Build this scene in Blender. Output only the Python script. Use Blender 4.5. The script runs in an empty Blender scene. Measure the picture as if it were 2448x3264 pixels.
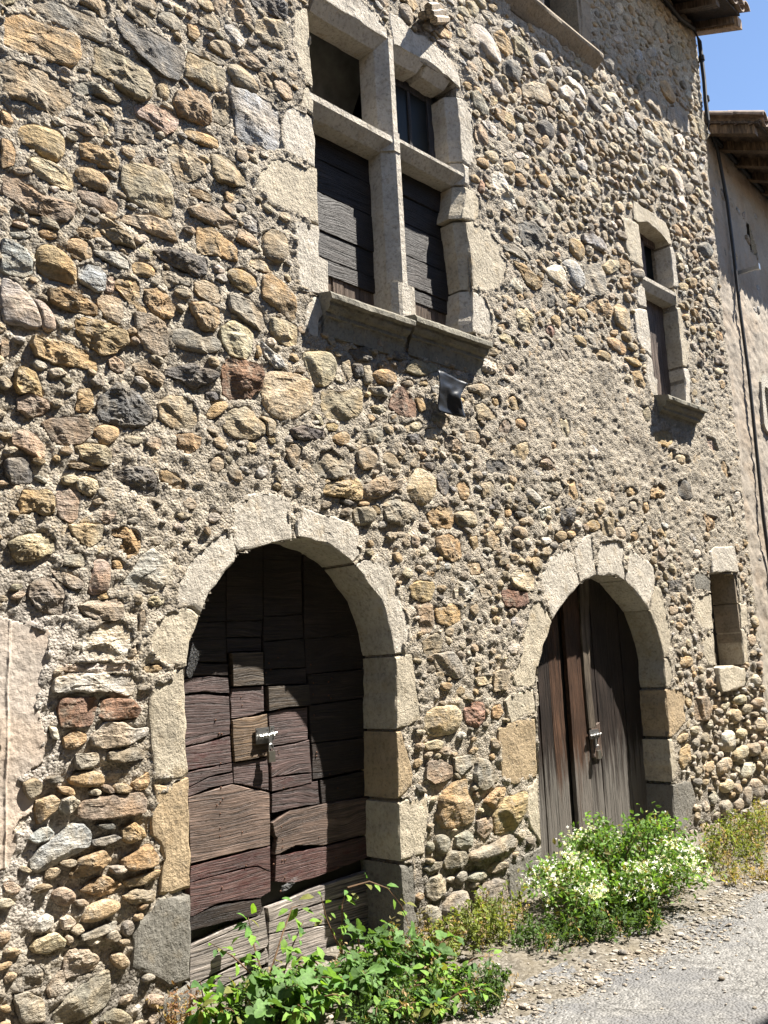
import bpy, bmesh, math, random, json
import numpy as np
from mathutils import Vector, Matrix
random.seed(7); RNG = np.random.default_rng(7)
C = bpy.context.scene.collection
SC = bpy.context.scene

# ---------------------------------------------------------------- camera, sky, sun, exposure
F = 2900.0
U = np.array([0.70162037, 0.08489704, 0.70747534])      # world x, z and y axes seen from the camera (right, down, forward)
V = np.array([-0.04923637, -0.9847274, 0.16699618])
W = np.array([-0.71084783, 0.15200144, 0.68672478])
DIST, EYE = 4.04763, 1.6
cam = bpy.data.cameras.new('camera'); co = bpy.data.objects.new('camera', cam); C.objects.link(co)
rt = Vector((U[0], W[0], V[0])); dn = Vector((U[1], W[1], V[1])); fw = Vector((U[2], W[2], V[2]))
m = Matrix((( rt.x, -dn.x, -fw.x), (rt.y, -dn.y, -fw.y), (rt.z, -dn.z, -fw.z))).to_4x4()
m.translation = Vector((0, -DIST, EYE)); co.matrix_world = m
cam.sensor_fit = 'VERTICAL'; cam.sensor_height = 36.0; cam.sensor_width = 27.0
cam.lens = F / 3264 * 36.0; cam.clip_start = 0.05; cam.clip_end = 600
SC.camera = co
SUN = Vector((-1.27, 1.0, -2.63)).normalized()           # the way the light travels
elev = math.asin(-SUN.z); azim = math.atan2(-SUN.x, -SUN.y)
world = bpy.data.worlds.new('World'); SC.world = world; world.use_nodes = True
nt = world.node_tree; nt.nodes.clear()
sky = nt.nodes.new('ShaderNodeTexSky'); sky.sky_type = 'NISHITA'; sky.sun_disc = False
sky.sun_elevation = elev; sky.sun_rotation = azim; sky.altitude = 1800; sky.air_density = 1.0; sky.dust_density = 0.0; sky.ozone_density = 0.8
bg = nt.nodes.new('ShaderNodeBackground'); bg.inputs['Strength'].default_value = 0.064
wo = nt.nodes.new('ShaderNodeOutputWorld')
nt.links.new(sky.outputs[0], bg.inputs['Color']); nt.links.new(bg.outputs[0], wo.inputs['Surface'])
sl = bpy.data.lights.new('sun', 'SUN'); sl.energy = 5.0; sl.angle = math.radians(0.5); sl.color = (1.0, 0.945, 0.86)
so = bpy.data.objects.new('sun', sl); C.objects.link(so); so.location = (12, -10, 20)
so.rotation_euler = SUN.to_track_quat('-Z', 'Y').to_euler()
SC.view_settings.view_transform = 'Standard'; SC.view_settings.look = 'None'
SC.view_settings.exposure = 1.92; SC.view_settings.gamma = 1.0; SC.view_settings.use_curve_mapping = False
SC.render.engine = 'CYCLES'

# ---------------------------------------------------------------- traced data (wall millimetres: along the wall, height)
STONES = """gf 1775,4993 1884,5063 2028,5069 2114,5069 2197,5021 2191,4961 2137,4951 2009,4936 1865,4939 1781,4953
of 1635,4850 1719,4899 1806,4897 1926,4916 2030,4914 2046,4834 2021,4750 1918,4712 1809,4707 1723,4686 1638,4686
tr 2049,5158 2202,5241 2224,5184 2213,5132 2185,5104 2136,5125 2039,5124
kf 2236,5144 2293,5179 2362,5151 2457,5176 2542,5184 2705,5180 2690,5040 2639,4953 2552,4939 2385,4999 2292,5040
tc 2110,4915 2180,4956 2270,4954 2338,4942 2455,4917 2479,4858 2466,4771 2407,4721 2315,4726 2203,4764 2121,4771
tf 2711,5165 2836,5170 2971,5172 2961,5042 2872,4989 2780,5021 2690,5015
tr 2993,5233 3086,5271 3171,5241 3230,5178 3226,5137 3138,5110 3026,5135
bf 2982,5071 3138,5110 3315,5124 3397,5095 3415,4958 3409,4826 3332,4780 3128,4764 3051,4782 3040,4902 3014,4966
tc 3213,5642 3290,5702 3430,5755 3484,5714 3471,5598 3422,5540 3269,5531 3203,5557
kc 3172,5767 3435,5896 3478,5864 3470,5776 3337,5740 3201,5729
bf 2979,5501 3043,5527 3099,5504 3134,5443 3089,5389 3032,5393 2991,5423
tr 2865,5316 2948,5376 3018,5386 3052,5325 3029,5283 2946,5274 2871,5281
tc 3074,5362 3132,5401 3301,5388 3293,5357 3202,5288 3086,5291
gf 2712,5233 2810,5238 2973,5249 2986,5224 2931,5197 2810,5195 2712,5184
gr 2519,5322 2581,5367 2657,5376 2675,5325 2643,5271 2580,5263 2524,5271
gf 2316,5232 2386,5258 2482,5260 2512,5228 2457,5200 2386,5204 2327,5209
tr 2363,5328 2482,5393 2513,5361 2482,5308 2410,5294 2351,5292
tf 2783,5556 2885,5598 2908,5547 2842,5512 2789,5515
tc 1681,4635 1752,4638 1859,4647 1919,4632 1991,4612 2012,4525 1971,4475 1922,4422 1813,4417 1699,4418 1643,4443 1640,4584
tc 2085,4595 2138,4613 2214,4603 2253,4575 2236,4540 2160,4546 2096,4551
gc 2016,4656 2116,4697 2236,4701 2292,4671 2247,4640 2138,4646 2053,4597 2017,4602
pf 2366,4681 2478,4736 2550,4727 2642,4708 2628,4643 2560,4580 2465,4621 2383,4631
oc 2625,4878 2727,4936 2831,4947 2877,4906 2875,4807 2847,4747 2750,4742 2661,4739 2618,4792
tc 2885,4958 2967,5008 3014,4941 3011,4840 2962,4795 2881,4798
gc 2258,4544 2360,4588 2441,4599 2476,4557 2464,4484 2360,4453 2247,4429
or 2672,4662 2762,4693 2866,4706 2926,4694 2918,4636 2812,4624 2710,4624
pc 1947,4438 2033,4448 2149,4465 2203,4455 2182,4413 2086,4390 1993,4389 1957,4405
or 1721,4270 1777,4319 1883,4343 1953,4335 1978,4288 1954,4185 1885,4178 1788,4191 1736,4220
or 1646,4333 1687,4336 1706,4299 1693,4258 1647,4259
or 1649,4190 1694,4194 1723,4145 1715,4072 1652,4033
oc 2050,4322 2086,4353 2171,4344 2247,4342 2280,4300 2253,4251 2161,4233 2066,4249
yf 1780,4127 1817,4154 1915,4159 1995,4138 2031,4089 2016,4044 1916,4042 1819,4061 1785,4089
or 2030,4177 2077,4208 2161,4211 2215,4178 2217,4120 2161,4099 2067,4097 2036,4132
mr 2031,4058 2088,4083 2183,4091 2269,4068 2280,4029 2248,3991 2141,3997 2057,4005
tf 2286,4280 2359,4333 2475,4353 2570,4343 2606,4277 2610,4108 2567,4077 2438,4083 2336,4113 2286,4171
tc 2566,4525 2621,4565 2721,4552 2823,4497 2809,4433 2718,4352 2631,4320 2601,4389 2571,4458
tf 2864,4591 2931,4624 3026,4600 3107,4545 3119,4476 3021,4440 2900,4425 2862,4488
tc 1653,4004 1726,4007 1791,3991 1839,3968 1898,3959 1966,3973 2027,3963 2022,3910 1968,3856 1880,3852 1794,3853 1709,3892 1655,3902
yf 2237,3972 2302,4021 2449,4065 2543,4064 2591,4035 2626,3968 2530,3960 2380,3977
or 2705,4301 2781,4329 2865,4324 2857,4280 2780,4270 2723,4279
tf 2697,4189 2792,4245 2909,4257 3043,4230 3035,4162 2933,4135 2816,4143 2715,4155
of 2758,4101 2841,4134 2932,4088 3025,4058 3039,3968 2942,3962 2799,3942 2749,3961
kr 3032,4335 3102,4347 3115,4315 3065,4286 3031,4292
bc 3072,4264 3142,4300 3205,4260 3203,4198 3125,4191 3070,4222
or 2959,4381 3014,4413 3033,4359 2991,4321 2958,4339
tc 2151,3954 2204,3956 2291,3926 2358,3872 2380,3842 2248,3838 2162,3884
or 1838,3773 1880,3797 1934,3790 1939,3761 1881,3743 1843,3745
yr 1707,3779 1757,3796 1795,3784 1777,3763 1721,3760
bf 1695,3722 1749,3740 1800,3737 1777,3710 1713,3699
oc 2028,3845 2089,3876 2162,3884 2178,3852 2110,3815 2038,3813
or 1983,3770 2033,3801 2095,3795 2123,3768 2121,3711 2060,3682 1989,3706
tc 3042,4188 3153,4182 3208,4127 3108,4084 3033,4108
tr 3232,4220 3314,4284 3410,4259 3421,4168 3387,4071 3305,4041 3227,4072
tr 3351,5285 3429,5335 3491,5310 3503,5221 3439,5179 3363,5212
tr 2503,4869 2564,4903 2594,4864 2575,4796 2514,4792
tc 3231,5289 3291,5310 3351,5285 3348,5218 3258,5216
tr 3049,4695 3112,4708 3139,4669 3110,4620 3054,4623
tc 2913,5626 2997,5672 3002,5597 2952,5532 2911,5561
tc 3003,5623 3125,5662 3198,5648 3181,5586 3065,5552 3008,5561
tc 2801,5446 2897,5515 2951,5493 2936,5421 2854,5404 2794,5404
or 2721,5361 2787,5382 2806,5329 2772,5275 2726,5289
yf 1633,4932 1689,4963 1703,4944 1652,4906 1634,4901
or 1634,4886 1653,4880 1649,4852 1635,4844
tc 2405,4370 2464,4416 2559,4430 2522,4382 2440,4350
tc 2138,4482 2182,4506 2214,4471 2198,4431 2160,4437
or 1834,3691 1891,3724 1979,3696 2035,3642 2035,3562 2010,3543 1922,3540 1841,3561 1830,3621
bf 1660,3675 1714,3678 1778,3654 1816,3608 1818,3540 1772,3512 1708,3509 1663,3524
vr 1664,3491 1717,3492 1782,3453 1839,3391 1863,3311 1859,3276 1767,3269 1668,3263
vr 1815,3419 1866,3418 1914,3382 1941,3320 1935,3285 1897,3271 1864,3278 1858,3348
vf 2126,3761 2248,3788 2324,3758 2329,3707 2291,3701 2205,3723 2142,3740
or 2335,3751 2391,3784 2471,3780 2493,3744 2470,3710 2402,3696 2346,3712
bf 2045,3645 2080,3674 2163,3680 2194,3637 2189,3559 2153,3539 2081,3564 2045,3585
kc 2471,3867 2589,3904 2724,3922 2824,3919 2829,3829 2734,3796 2612,3811 2517,3838
or 2961,3901 3049,3941 3159,3923 3185,3871 3155,3821 3086,3790 2979,3825
yf 3112,4005 3219,4036 3312,4021 3310,3978 3202,3959 3118,3971
of 3222,3935 3274,3962 3389,3927 3469,3863 3470,3716 3424,3692 3309,3748 3204,3792 3213,3866
gc 2529,3765 2636,3790 2709,3772 2708,3727 2635,3718 2563,3676 2534,3723
tf 2733,3757 2809,3795 2912,3783 2916,3693 2870,3664 2769,3688 2733,3712
pc 2194,3637 2248,3663 2258,3614 2237,3556 2200,3551
oc 2253,3633 2335,3677 2402,3664 2396,3593 2379,3552 2446,3517 2434,3487 2345,3522 2291,3571 2258,3593
oc 2413,3630 2493,3668 2562,3633 2609,3569 2596,3512 2538,3492 2469,3512 2424,3564
gf 2957,3744 3017,3772 3139,3752 3221,3690 3233,3610 3190,3582 3080,3608 2974,3651
oc 1889,3482 1961,3512 2061,3499 2153,3473 2164,3420 2102,3404 1992,3411 1904,3428
yf 2148,3522 2216,3550 2291,3539 2302,3449 2269,3400 2216,3407 2153,3473
tf 2356,3483 2446,3501 2537,3465 2566,3408 2570,3297 2501,3277 2422,3301 2378,3385
oc 2022,3379 2112,3392 2237,3392 2312,3369 2323,3310 2248,3232 2185,3214 2103,3240 2032,3313
gr 2578,3437 2632,3471 2716,3475 2790,3449 2866,3472 2910,3443 2896,3395 2801,3357 2678,3347 2583,3358
oc 2707,3633 2807,3659 2896,3642 2907,3566 2867,3500 2791,3493 2718,3564
yf 2906,3532 2986,3597 3093,3588 3140,3541 3122,3422 3074,3377 2968,3388 2917,3444
yf 3257,3687 3380,3693 3476,3680 3471,3558 3418,3531 3302,3555 3261,3605
oc 1813,3232 1907,3235 1984,3233 2093,3218 2164,3174 2175,3127 2084,3123 2004,3121 1918,3113 1842,3135
tc 2344,3202 2422,3244 2489,3211 2534,3158 2522,3114 2443,3140 2355,3163
pc 2211,3194 2248,3227 2301,3203 2312,3155 2269,3136 2227,3157
kc 2546,3223 2653,3255 2701,3287 2774,3270 2887,3260 2886,3226 2723,3141 2628,3176 2546,3181
rc 2901,3318 2954,3357 3169,3374 3195,3321 3177,3215 3080,3140 2974,3110 2910,3143 2906,3230
yf 3201,3311 3280,3356 3456,3374 3575,3349 3571,3180 3443,3087 3341,3062 3229,3086 3183,3158
oc 1743,3058 1797,3074 1844,3051 1873,2981 1878,2935 1827,2954 1773,2935 1745,2967
mc 1755,2923 1818,2948 1892,2929 1916,2895 1884,2853 1811,2831 1752,2858
or 2054,3011 2114,3031 2135,2991 2135,2933 2105,2904 2041,2898 2045,2946
kc 2150,2916 2175,2999 2258,3084 2312,3089 2398,3039 2465,2969 2464,2908 2354,2870 2248,2859 2166,2870
yf 2499,3016 2556,3068 2650,3085 2722,3066 2757,3008 2750,2943 2695,2897 2578,2895 2509,2936
or 2800,3004 2858,3090 2948,3111 2947,3072 2869,2999 2818,2986
kc 2797,3138 2872,3152 2897,3118 2858,3090 2802,3091
yf 2926,3014 2973,3071 3079,3106 3132,3082 3145,3050 3206,3026 3203,2958 3113,2911 2981,2908 2918,2958
yr 3152,3057 3270,3065 3304,3030 3266,2967 3217,2948 3213,3027
mf 1870,2813 1912,2843 2046,2870 2115,2862 2120,2786 2076,2741 1979,2714 1923,2729 1889,2779
or 2140,2832 2196,2860 2269,2857 2279,2814 2238,2764 2186,2747 2146,2790
pf 1736,2747 1776,2771 1839,2753 1886,2705 1891,2646 1859,2638 1786,2673 1737,2693
of 2595,2866 2695,2890 2764,2871 2754,2816 2681,2765 2623,2788
tc 2042,2722 2096,2749 2186,2742 2233,2715 2227,2656 2146,2637 2067,2664
tr 2814,2750 2864,2789 2920,2775 2925,2722 2874,2684 2825,2694
tf 3349,2910 3437,2934 3472,2904 3431,2795 3394,2790
of 2496,2654 2541,2665 2621,2634 2673,2598 2672,2568 2597,2570 2506,2606
yc 2048,2559 2097,2583 2157,2567 2167,2525 2117,2482 2058,2504
kf 1704,2617 1805,2640 1828,2597 1834,2517 1736,2498 1705,2547
kc 2228,2608 2343,2661 2462,2656 2497,2580 2494,2510 2396,2510 2311,2559
gf 2114,3075 2185,3084 2196,3057 2145,3047
kc 3411,3012 3501,3049 3575,3013 3558,2975 3438,2969
tc 2004,2633 2087,2648 2187,2632 2197,2619 2106,2613 2019,2612
or 3223,2932 3272,2945 3278,2912 3243,2901
bc 3195,3531 3257,3486 3342,3457 3368,3392 3295,3371 3212,3429
or 3152,3480 3187,3494 3198,3426 3156,3406
tf 1670,3208 1705,3189 1711,3116 1672,3089
oc 1781,2478 1907,2500 1940,2458 1936,2385 1900,2355 1845,2387 1774,2358 1768,2424
pf 1944,2491 2010,2511 2063,2452 2054,2368 2021,2347 1964,2361 1945,2413
yr 2007,2337 2187,2352 2206,2324 2188,2276 2128,2233 2079,2246 2026,2293
oc 2228,2330 2290,2349 2374,2336 2403,2280 2384,2211 2341,2200 2269,2238 2300,2283 2238,2298
yc 1716,2233 1802,2277 1900,2288 1956,2261 1952,2207 1875,2167 1769,2143 1743,2178
gf 1976,2186 2080,2200 2099,2160 2090,2137 1985,2137
gf 1916,2125 1958,2118 2052,2086 2085,2060 2081,2033 2024,2027 1958,2074
pr 2133,2171 2178,2185 2223,2157 2223,2055 2208,2018 2129,2000 2105,2033 2124,2097
or 2228,2171 2269,2182 2298,2146 2279,2126 2238,2139
wf 2284,2066 2352,2143 2394,2212 2459,2246 2525,2209 2569,2152 2546,2074 2458,2018 2351,2030
gc 1819,2043 1850,2070 1903,2085 1968,2056 2005,1995 1992,1907 1942,1907 1869,1932 1824,1992
gf 2062,1956 2120,1975 2269,1989 2294,1973 2299,1899 2238,1876 2149,1890 2091,1916
wc 2097,1827 2189,1872 2289,1872 2340,1834 2350,1779 2299,1689 2209,1700 2121,1694 2083,1748
tr 2314,1725 2350,1761 2376,1765 2376,1723 2340,1692 2314,1697
pr 2382,1918 2409,1937 2419,1871 2398,1820 2377,1834
of 2402,1658 2487,1664 2530,1644 2455,1619 2412,1630
wc 1954,1673 2055,1683 2209,1682 2330,1679 2340,1637 2150,1631 1981,1651
wc 1945,1627 2131,1636 2350,1614 2381,1576 2350,1514 2209,1549 2084,1547 1946,1555
rf 1982,1531 2151,1530 2170,1498 2132,1388 1984,1400 1965,1469
rf 2180,1515 2329,1507 2391,1449 2370,1414 2209,1408 2161,1438
wr 2128,1341 2209,1408 2288,1402 2349,1362 2437,1364 2431,1328 2339,1291 2210,1282 2142,1301
oc 1993,1353 2057,1381 2114,1355 2114,1321 2040,1294 1998,1310
wr 1921,1409 1957,1402 1975,1342 1940,1353
gf 2215,1264 2349,1277 2421,1248 2410,1218 2288,1208 2219,1229
or 2149,1998 2208,2018 2218,1990 2169,1980
gc 2049,1270 2095,1274 2171,1266 2176,1223 2133,1198 2068,1201 2049,1236
or 2022,1172 2087,1194 2171,1185 2202,1151 2191,1114 2106,1116 2041,1137
oc 2338,1109 2430,1151 2435,1115 2419,1073 2368,1070
tf 1804,1174 1863,1191 1896,1163 1890,1123 1839,1098 1813,1133
of 1865,1086 1943,1108 1978,1079 1961,1040 1883,987 1870,1029
mf 2065,1034 2097,1063 2210,1069 2389,1063 2414,1020 2403,969 2288,960 2134,970 2069,1000
kf 2153,946 2249,942 2268,912 2191,915
oc 2288,909 2348,932 2398,892 2420,853 2327,834 2288,866
bf 1843,843 1885,891 1971,925 2042,967 2097,963 2135,907 2126,859 2044,832 1938,795 1878,786 1848,811
kf 2135,882 2249,889 2288,866 2191,848 2135,858
oc 2035,745 2080,809 2191,836 2230,783 2220,760 2117,729 2053,725
of 2288,773 2428,817 2479,752 2474,714 2347,707 2288,739
of 2302,669 2448,693 2491,689 2478,652 2386,636 2317,641
oc 2081,671 2127,703 2211,712 2297,662 2249,629 2173,628
pr 1948,690 2000,711 2063,667 2050,621 1992,625 1961,652
pr 2054,636 2099,635 2122,614 2100,599 2063,614
yr 2091,548 2127,605 2202,616 2273,591 2278,549 2211,530 2137,524 2096,535
tc 2288,605 2366,627 2468,590 2447,547 2346,560
br 1848,556 1889,600 1932,607 1958,585 1954,555 1907,538 1856,546
wr 1988,571 2028,582 2059,547 2037,521 1998,526
tr 2028,515 2082,534 2100,498 2064,487
gf 2087,485 2211,506 2268,501 2249,473 2119,454 2082,463
gr 2288,489 2336,495 2356,465 2336,428 2297,421
yr 1849,487 1882,517 1967,525 2011,483 2003,450 1925,445 1866,463
tr 2002,505 2046,495 2051,462 2016,451
gc 2003,395 2020,438 2110,424 2174,361 2138,322 2004,310
gc 1927,307 2004,364 2013,315 1979,255 1936,263
gf 1954,193 2014,245 2102,276 2221,309 2235,185 2212,152 2103,136 2006,138 1963,151
gr 2193,117 2268,136 2335,77 2335,43 2175,89
gc 1809,406 1858,431 1918,378 1910,311 1835,324
gf 1779,317 1852,312 1911,266 1920,173 1813,196
yr 3506,3519 3605,3551 3733,3577 3794,3522 3775,3408 3695,3333 3607,3326 3548,3382
yr 3649,3295 3719,3318 3809,3315 3958,3378 4005,3361 4011,3250 3960,3181 3839,3144 3684,3126 3644,3207
or 4119,3517 4222,3566 4337,3550 4339,3476 4242,3441 4157,3462
rf 4280,3370 4376,3467 4464,3435 4534,3361 4527,3274 4374,3249 4261,3303
tf 4037,3542 4100,3560 4099,3430 4036,3418
tf 3847,3533 3916,3563 3929,3448 3866,3395 3843,3461
kc 3941,3542 4023,3549 4032,3468 3962,3445
gc 4098,3419 4241,3436 4258,3366 4122,3362 4090,3397
tr 4393,3497 4471,3534 4524,3517 4514,3493 4421,3475
or 4564,3535 4660,3560 4674,3529 4577,3505
of 4523,3408 4602,3427 4626,3344 4561,3312
or 4898,3481 4986,3514 5089,3503 5050,3462 4912,3449
kr 5114,3491 5150,3503 5157,3400 5128,3372 5107,3426
yr 5099,3610 5247,3661 5383,3652 5375,3579 5306,3530 5220,3574 5112,3566
wc 5257,3842 5361,3876 5482,3865 5482,3780 5366,3744 5258,3771
tf 5353,3965 5487,3989 5561,3968 5479,3919 5366,3913
yf 5528,4097 5620,4137 5757,4125 5822,4076 5807,4034 5649,4050
or 5538,4186 5650,4226 5686,4197 5602,4152
or 5595,3594 5679,3640 5755,3610 5755,3536 5663,3508 5589,3544
tf 5191,3475 5304,3518 5425,3444 5459,3406 5198,3363
or 5385,3580 5479,3585 5511,3531 5432,3505 5389,3533
kc 5475,3718 5575,3749 5650,3727 5587,3690 5492,3697
gc 4082,3272 4189,3301 4244,3269 4142,3231
gf 4688,3322 4819,3344 4848,3298 4667,3269
or 4264,3251 4316,3265 4343,3233 4268,3205
gf 5689,4905 5818,4958 6003,4936 6083,4892 6057,4858 5908,4853 5706,4871
kc 3906,3627 4087,3677 4124,3602 3970,3569
kc 4319,3708 4487,3733 4467,3674 4345,3648
tf 4514,3684 4754,3713 4816,3669 4583,3577 4430,3591
kc 3394,3019 3476,3050 3581,3042 3666,3049 3671,2996 3562,2968 3428,2961
or 3676,3087 3748,3107 3795,3100 3761,3058 3682,3052
or 3719,3018 3835,3075 3875,3063 3888,3015 3812,2968 3749,2977
gf 3994,3099 4161,3157 4181,3115 4171,3043 4065,3015 3956,3031
tf 3934,2954 4021,2997 4116,3004 4119,2922 4063,2852 3977,2836 3938,2874
tr 4169,2954 4230,2994 4300,2971 4350,2913 4329,2871 4213,2883 4171,2910
tr 3346,2897 3390,2926 3470,2920 3468,2873 3435,2794 3388,2788 3359,2859
gf 3547,2808 3636,2919 3723,2943 3823,2872 3862,2840 3810,2779 3721,2745 3613,2751
oc 3641,2701 3704,2732 3931,2769 3971,2737 3966,2651 3891,2637 3746,2641 3638,2654
tc 3979,2731 4066,2778 4173,2821 4233,2784 4344,2822 4339,2763 4228,2720 4110,2665 3983,2664
yr 4366,2753 4439,2865 4520,2927 4585,2902 4670,2872 4684,2807 4647,2716 4544,2648 4452,2672 4390,2711
gc 4143,2630 4270,2680 4470,2667 4503,2605 4461,2550 4328,2502 4187,2516 4156,2576
tr 3879,2582 3971,2605 4046,2597 4077,2550 4022,2485 3914,2477 3884,2522
or 3931,2626 3998,2638 4040,2627 4004,2602 3938,2602
kf 3769,2629 3858,2631 3897,2614 3856,2595 3792,2607
or 4056,2616 4107,2615 4138,2568 4077,2557
yr 4400,3194 4449,3229 4556,3249 4588,3224 4540,3176 4415,3150
gr 4247,3242 4313,3266 4339,3244 4317,3201 4253,3191
kr 4540,2943 4601,2970 4689,2975 4701,2936 4634,2908
yf 4082,3272 4135,3291 4242,3287 4239,3254 4096,3233
kc 4413,3130 4530,3161 4595,3130 4581,3088 4438,3081
oc 3650,2732 3705,2750 3720,2733 3656,2709
wc 4610,3200 4712,3236 4770,3204 4744,3145 4624,3135
oc 4509,3025 4597,3043 4634,3022 4573,2987
yf 3593,3140 3632,3140 3668,3086 3644,3076
wr 5463,6789 5560,6863 5699,6879 5807,6805 5865,6688 5841,6580 5711,6565 5584,6661 5466,6712
of 5790,6861 5895,6947 6011,6907 6060,6800 5965,6721 5850,6761
tc 6068,6969 6177,7041 6299,7001 6377,6904 6347,6771 6226,6831 6086,6813
kr 5868,6609 5989,6716 6113,6726 6166,6653 6127,6536 6015,6533 5881,6519
gf 4835,6625 4932,6721 5029,6684 4983,6614 4860,6564
gr 4587,6491 4667,6556 4731,6525 4742,6429 4709,6368 4637,6417
or 4669,6578 4788,6643 4814,6598 4760,6525 4684,6529
yf 5438,6980 5533,7031 5608,6991 5564,6896 5473,6888
yr 5296,6856 5410,6918 5495,6884 5443,6810 5312,6803
gc 5620,6998 5765,7059 5879,7021 5823,6943 5684,6951
yf 5570,6529 5662,6542 5762,6511 5743,6438 5629,6447
pf 5433,5853 5526,5908 5609,5851 5587,5751 5482,5701 5423,5759
gf 5396,6131 5489,6181 5636,6093 5627,6012 5535,5987 5429,6033
of 5707,6124 5876,6166 5992,6136 5980,6036 5858,6017 5722,6053
wf 5518,5935 5646,5981 5734,5949 5712,5863 5591,5889
wr 6013,6114 6092,6155 6110,6107 6074,6011 6014,6018
yr 5522,5665 5686,5730 5737,5673 5648,5593 5538,5611
wr 5953,5821 6082,5879 6205,5872 6071,5796
or 5424,5566 5538,5611 5588,5555 5526,5502 5418,5505
or 5771,5672 5894,5719 5946,5662 5876,5573 5784,5585
or 5863,5956 5975,6003 5980,5941 5891,5897
kf 5005,6402 5112,6463 5183,6446 5169,6409 5064,6387
of 4969,6458 5100,6563 5226,6574 5198,6499 5029,6451
or 5316,6193 5428,6229 5444,6176 5353,6135
or 5448,6208 5539,6234 5555,6180 5464,6154
or 5660,6212 5770,6269 5786,6205 5686,6138
of 5955,5634 6075,5632 6090,5559 5966,5529
rc 5448,5384 5513,5378 5492,5282 5415,5269
tr 4348,6433 4457,6464 4481,6420 4416,6378
or 6031,6459 6138,6524 6153,6449 6070,6380
yr 5948,6373 6061,6408 6064,6328 5976,6305
wc 5592,5497 5690,5564 5778,5537 5878,5390 5934,5272 5791,5253 5623,5374
br 6422,6984 6530,7049 6655,7024 6656,6943 6549,6908 6427,6930
gr 6270,6760 6350,6813 6468,6774 6462,6731 6324,6706
kr 6659,6961 6772,7023 6874,6997 6838,6930 6702,6899
wr 6898,6974 7016,7038 7210,7035 7285,6966 7254,6858 7163,6911 7028,6934 6904,6928
wf 6766,6798 6885,6885 7014,6844 6971,6742 6810,6736
tf 6158,6536 6370,6688 6575,6727 6606,6580 6493,6498 6345,6495 6169,6432
kr 7282,6948 7408,7013 7531,6955 7528,6849 7408,6832 7295,6851
yr 7345,7071 7492,7164 7589,7121 7563,7057 7408,7013
wf 7640,7153 7804,7218 7954,7177 7968,7111 7811,7078 7658,7081
wr 7550,6981 7683,7048 7767,7006 7663,6934 7557,6931
kr 6353,6280 6473,6347 6595,6319 6613,6232 6524,6172 6400,6176 6344,6214
wr 6013,6113 6100,6160 6118,6120 6096,6035 6009,5984
bf 7985,7082 8106,7126 8257,7053 8224,6966 8040,6943
wr 8327,7073 8470,7105 8665,7036 8740,6972 8606,6918 8372,6953
yf 8580,7227 8793,7318 9003,7270 9032,7146 8994,7054 8785,7104
wr 8199,6575 8345,6640 8433,6573 8401,6497 8248,6485
wr 8865,6793 9025,6854 9203,6805 9253,6688 9195,6600 9012,6620 8883,6705
wr 8738,6961 8876,7016 8980,6990 8942,6899 8795,6889
yr 8656,6732 8756,6789 8854,6742 8802,6665 8677,6665
gr 9267,6752 9399,6820 9465,6765 9337,6631 9244,6646
wf 9025,6510 9190,6579 9294,6529 9192,6416 9007,6428
wr 9495,7243 9605,7287 9671,7222 9589,7130 9478,7166
yf 9646,7732 9785,7802 9979,7738 10022,7651 9929,7530 9697,7599
yr 6861,6545 6979,6612 7083,6574 7019,6514 6882,6505
tr 8021,6666 8195,6726 8289,6700 8238,6608 8042,6603
gr 8418,7723 8565,7773 8583,7686 8461,7591 8364,7623
or 8907,7875 9117,7992 9286,7889 9231,7723 9048,7662 8880,7744
gf 8482,7525 8717,7651 8877,7547 8839,7366 8628,7381 8477,7409
gf 8989,7557 9328,7726 9555,7682 9553,7499 9293,7391 9061,7373 8962,7428
gr 9207,8420 9478,8596 9627,8544 9551,8381 9302,8323
br 8365,7984 8516,8059 8568,7968 8446,7870 8368,7909
br 8699,8188 8834,8236 8873,8155 8724,8043 8663,8092
wr 7926,7915 8070,8007 8123,7940 8013,7866 7932,7863
wr 8037,8367 8185,8466 8217,8368 8115,8257 8036,8272
gf 7640,7518 7778,7603 7924,7546 7873,7430 7720,7449
gr 8931,8626 9072,8679 9123,8562 8984,8430 8904,8490
wr 6734,6122 6831,6160 6889,6102 6840,6043 6751,6065
wf 5943,5816 6076,5877 6119,5849 5994,5770
bf 6992,6338 7103,6350 7131,6262 7052,6198 6993,6257
of 5837,6150 5955,6193 6000,6100 5957,6022 5823,6025
or 5945,5648 6050,5673 6085,5583 5987,5532 5936,5572
of 6269,5733 6398,5797 6492,5763 6457,5689 6310,5680
gf 6780,5997 6894,6048 6982,6009 6957,5935 6821,5917
yr 7008,6003 7111,6049 7158,5993 7064,5926 6997,5934
yf 7173,5999 7279,6046 7336,5959 7311,5893 7216,5916
gc 6497,5795 6627,5829 6748,5779 6718,5659 6579,5671
gf 6249,5493 6360,5517 6452,5474 6393,5401 6232,5369
yr 5952,6365 6051,6425 6064,6339 5965,6280
tr 6219,6455 6353,6554 6406,6491 6262,6411
yf 7362,5853 7487,5905 7564,5840 7436,5779 7365,5788
yr 7615,5958 7746,6013 7826,5946 7689,5865
wf 9075,7261 9293,7391 9397,7334 9320,7164 9176,7205
gr 7025,7102 7145,7158 7207,7102 7155,7044 7029,7036
or 6587,7089 6685,7146 6729,7093 6669,7031
of 5809,4802 5943,4813 6116,4750 6200,4688 6099,4620 5967,4651 5888,4727
kc 5921,5176 6137,5262 6274,5234 6319,5131 6200,5035 5987,4983 5928,5050
wr 6284,4870 6403,4952 6530,4979 6617,4922 6582,4823 6500,4770 6381,4796 6290,4828
br 6550,5030 6672,5089 6800,5082 6890,4985 6872,4873 6759,4814 6663,4860 6629,4971 6557,4995
gf 6908,5098 7226,5208 7274,5079 7246,4912 7137,4844 6945,4831 6910,4945
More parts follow.
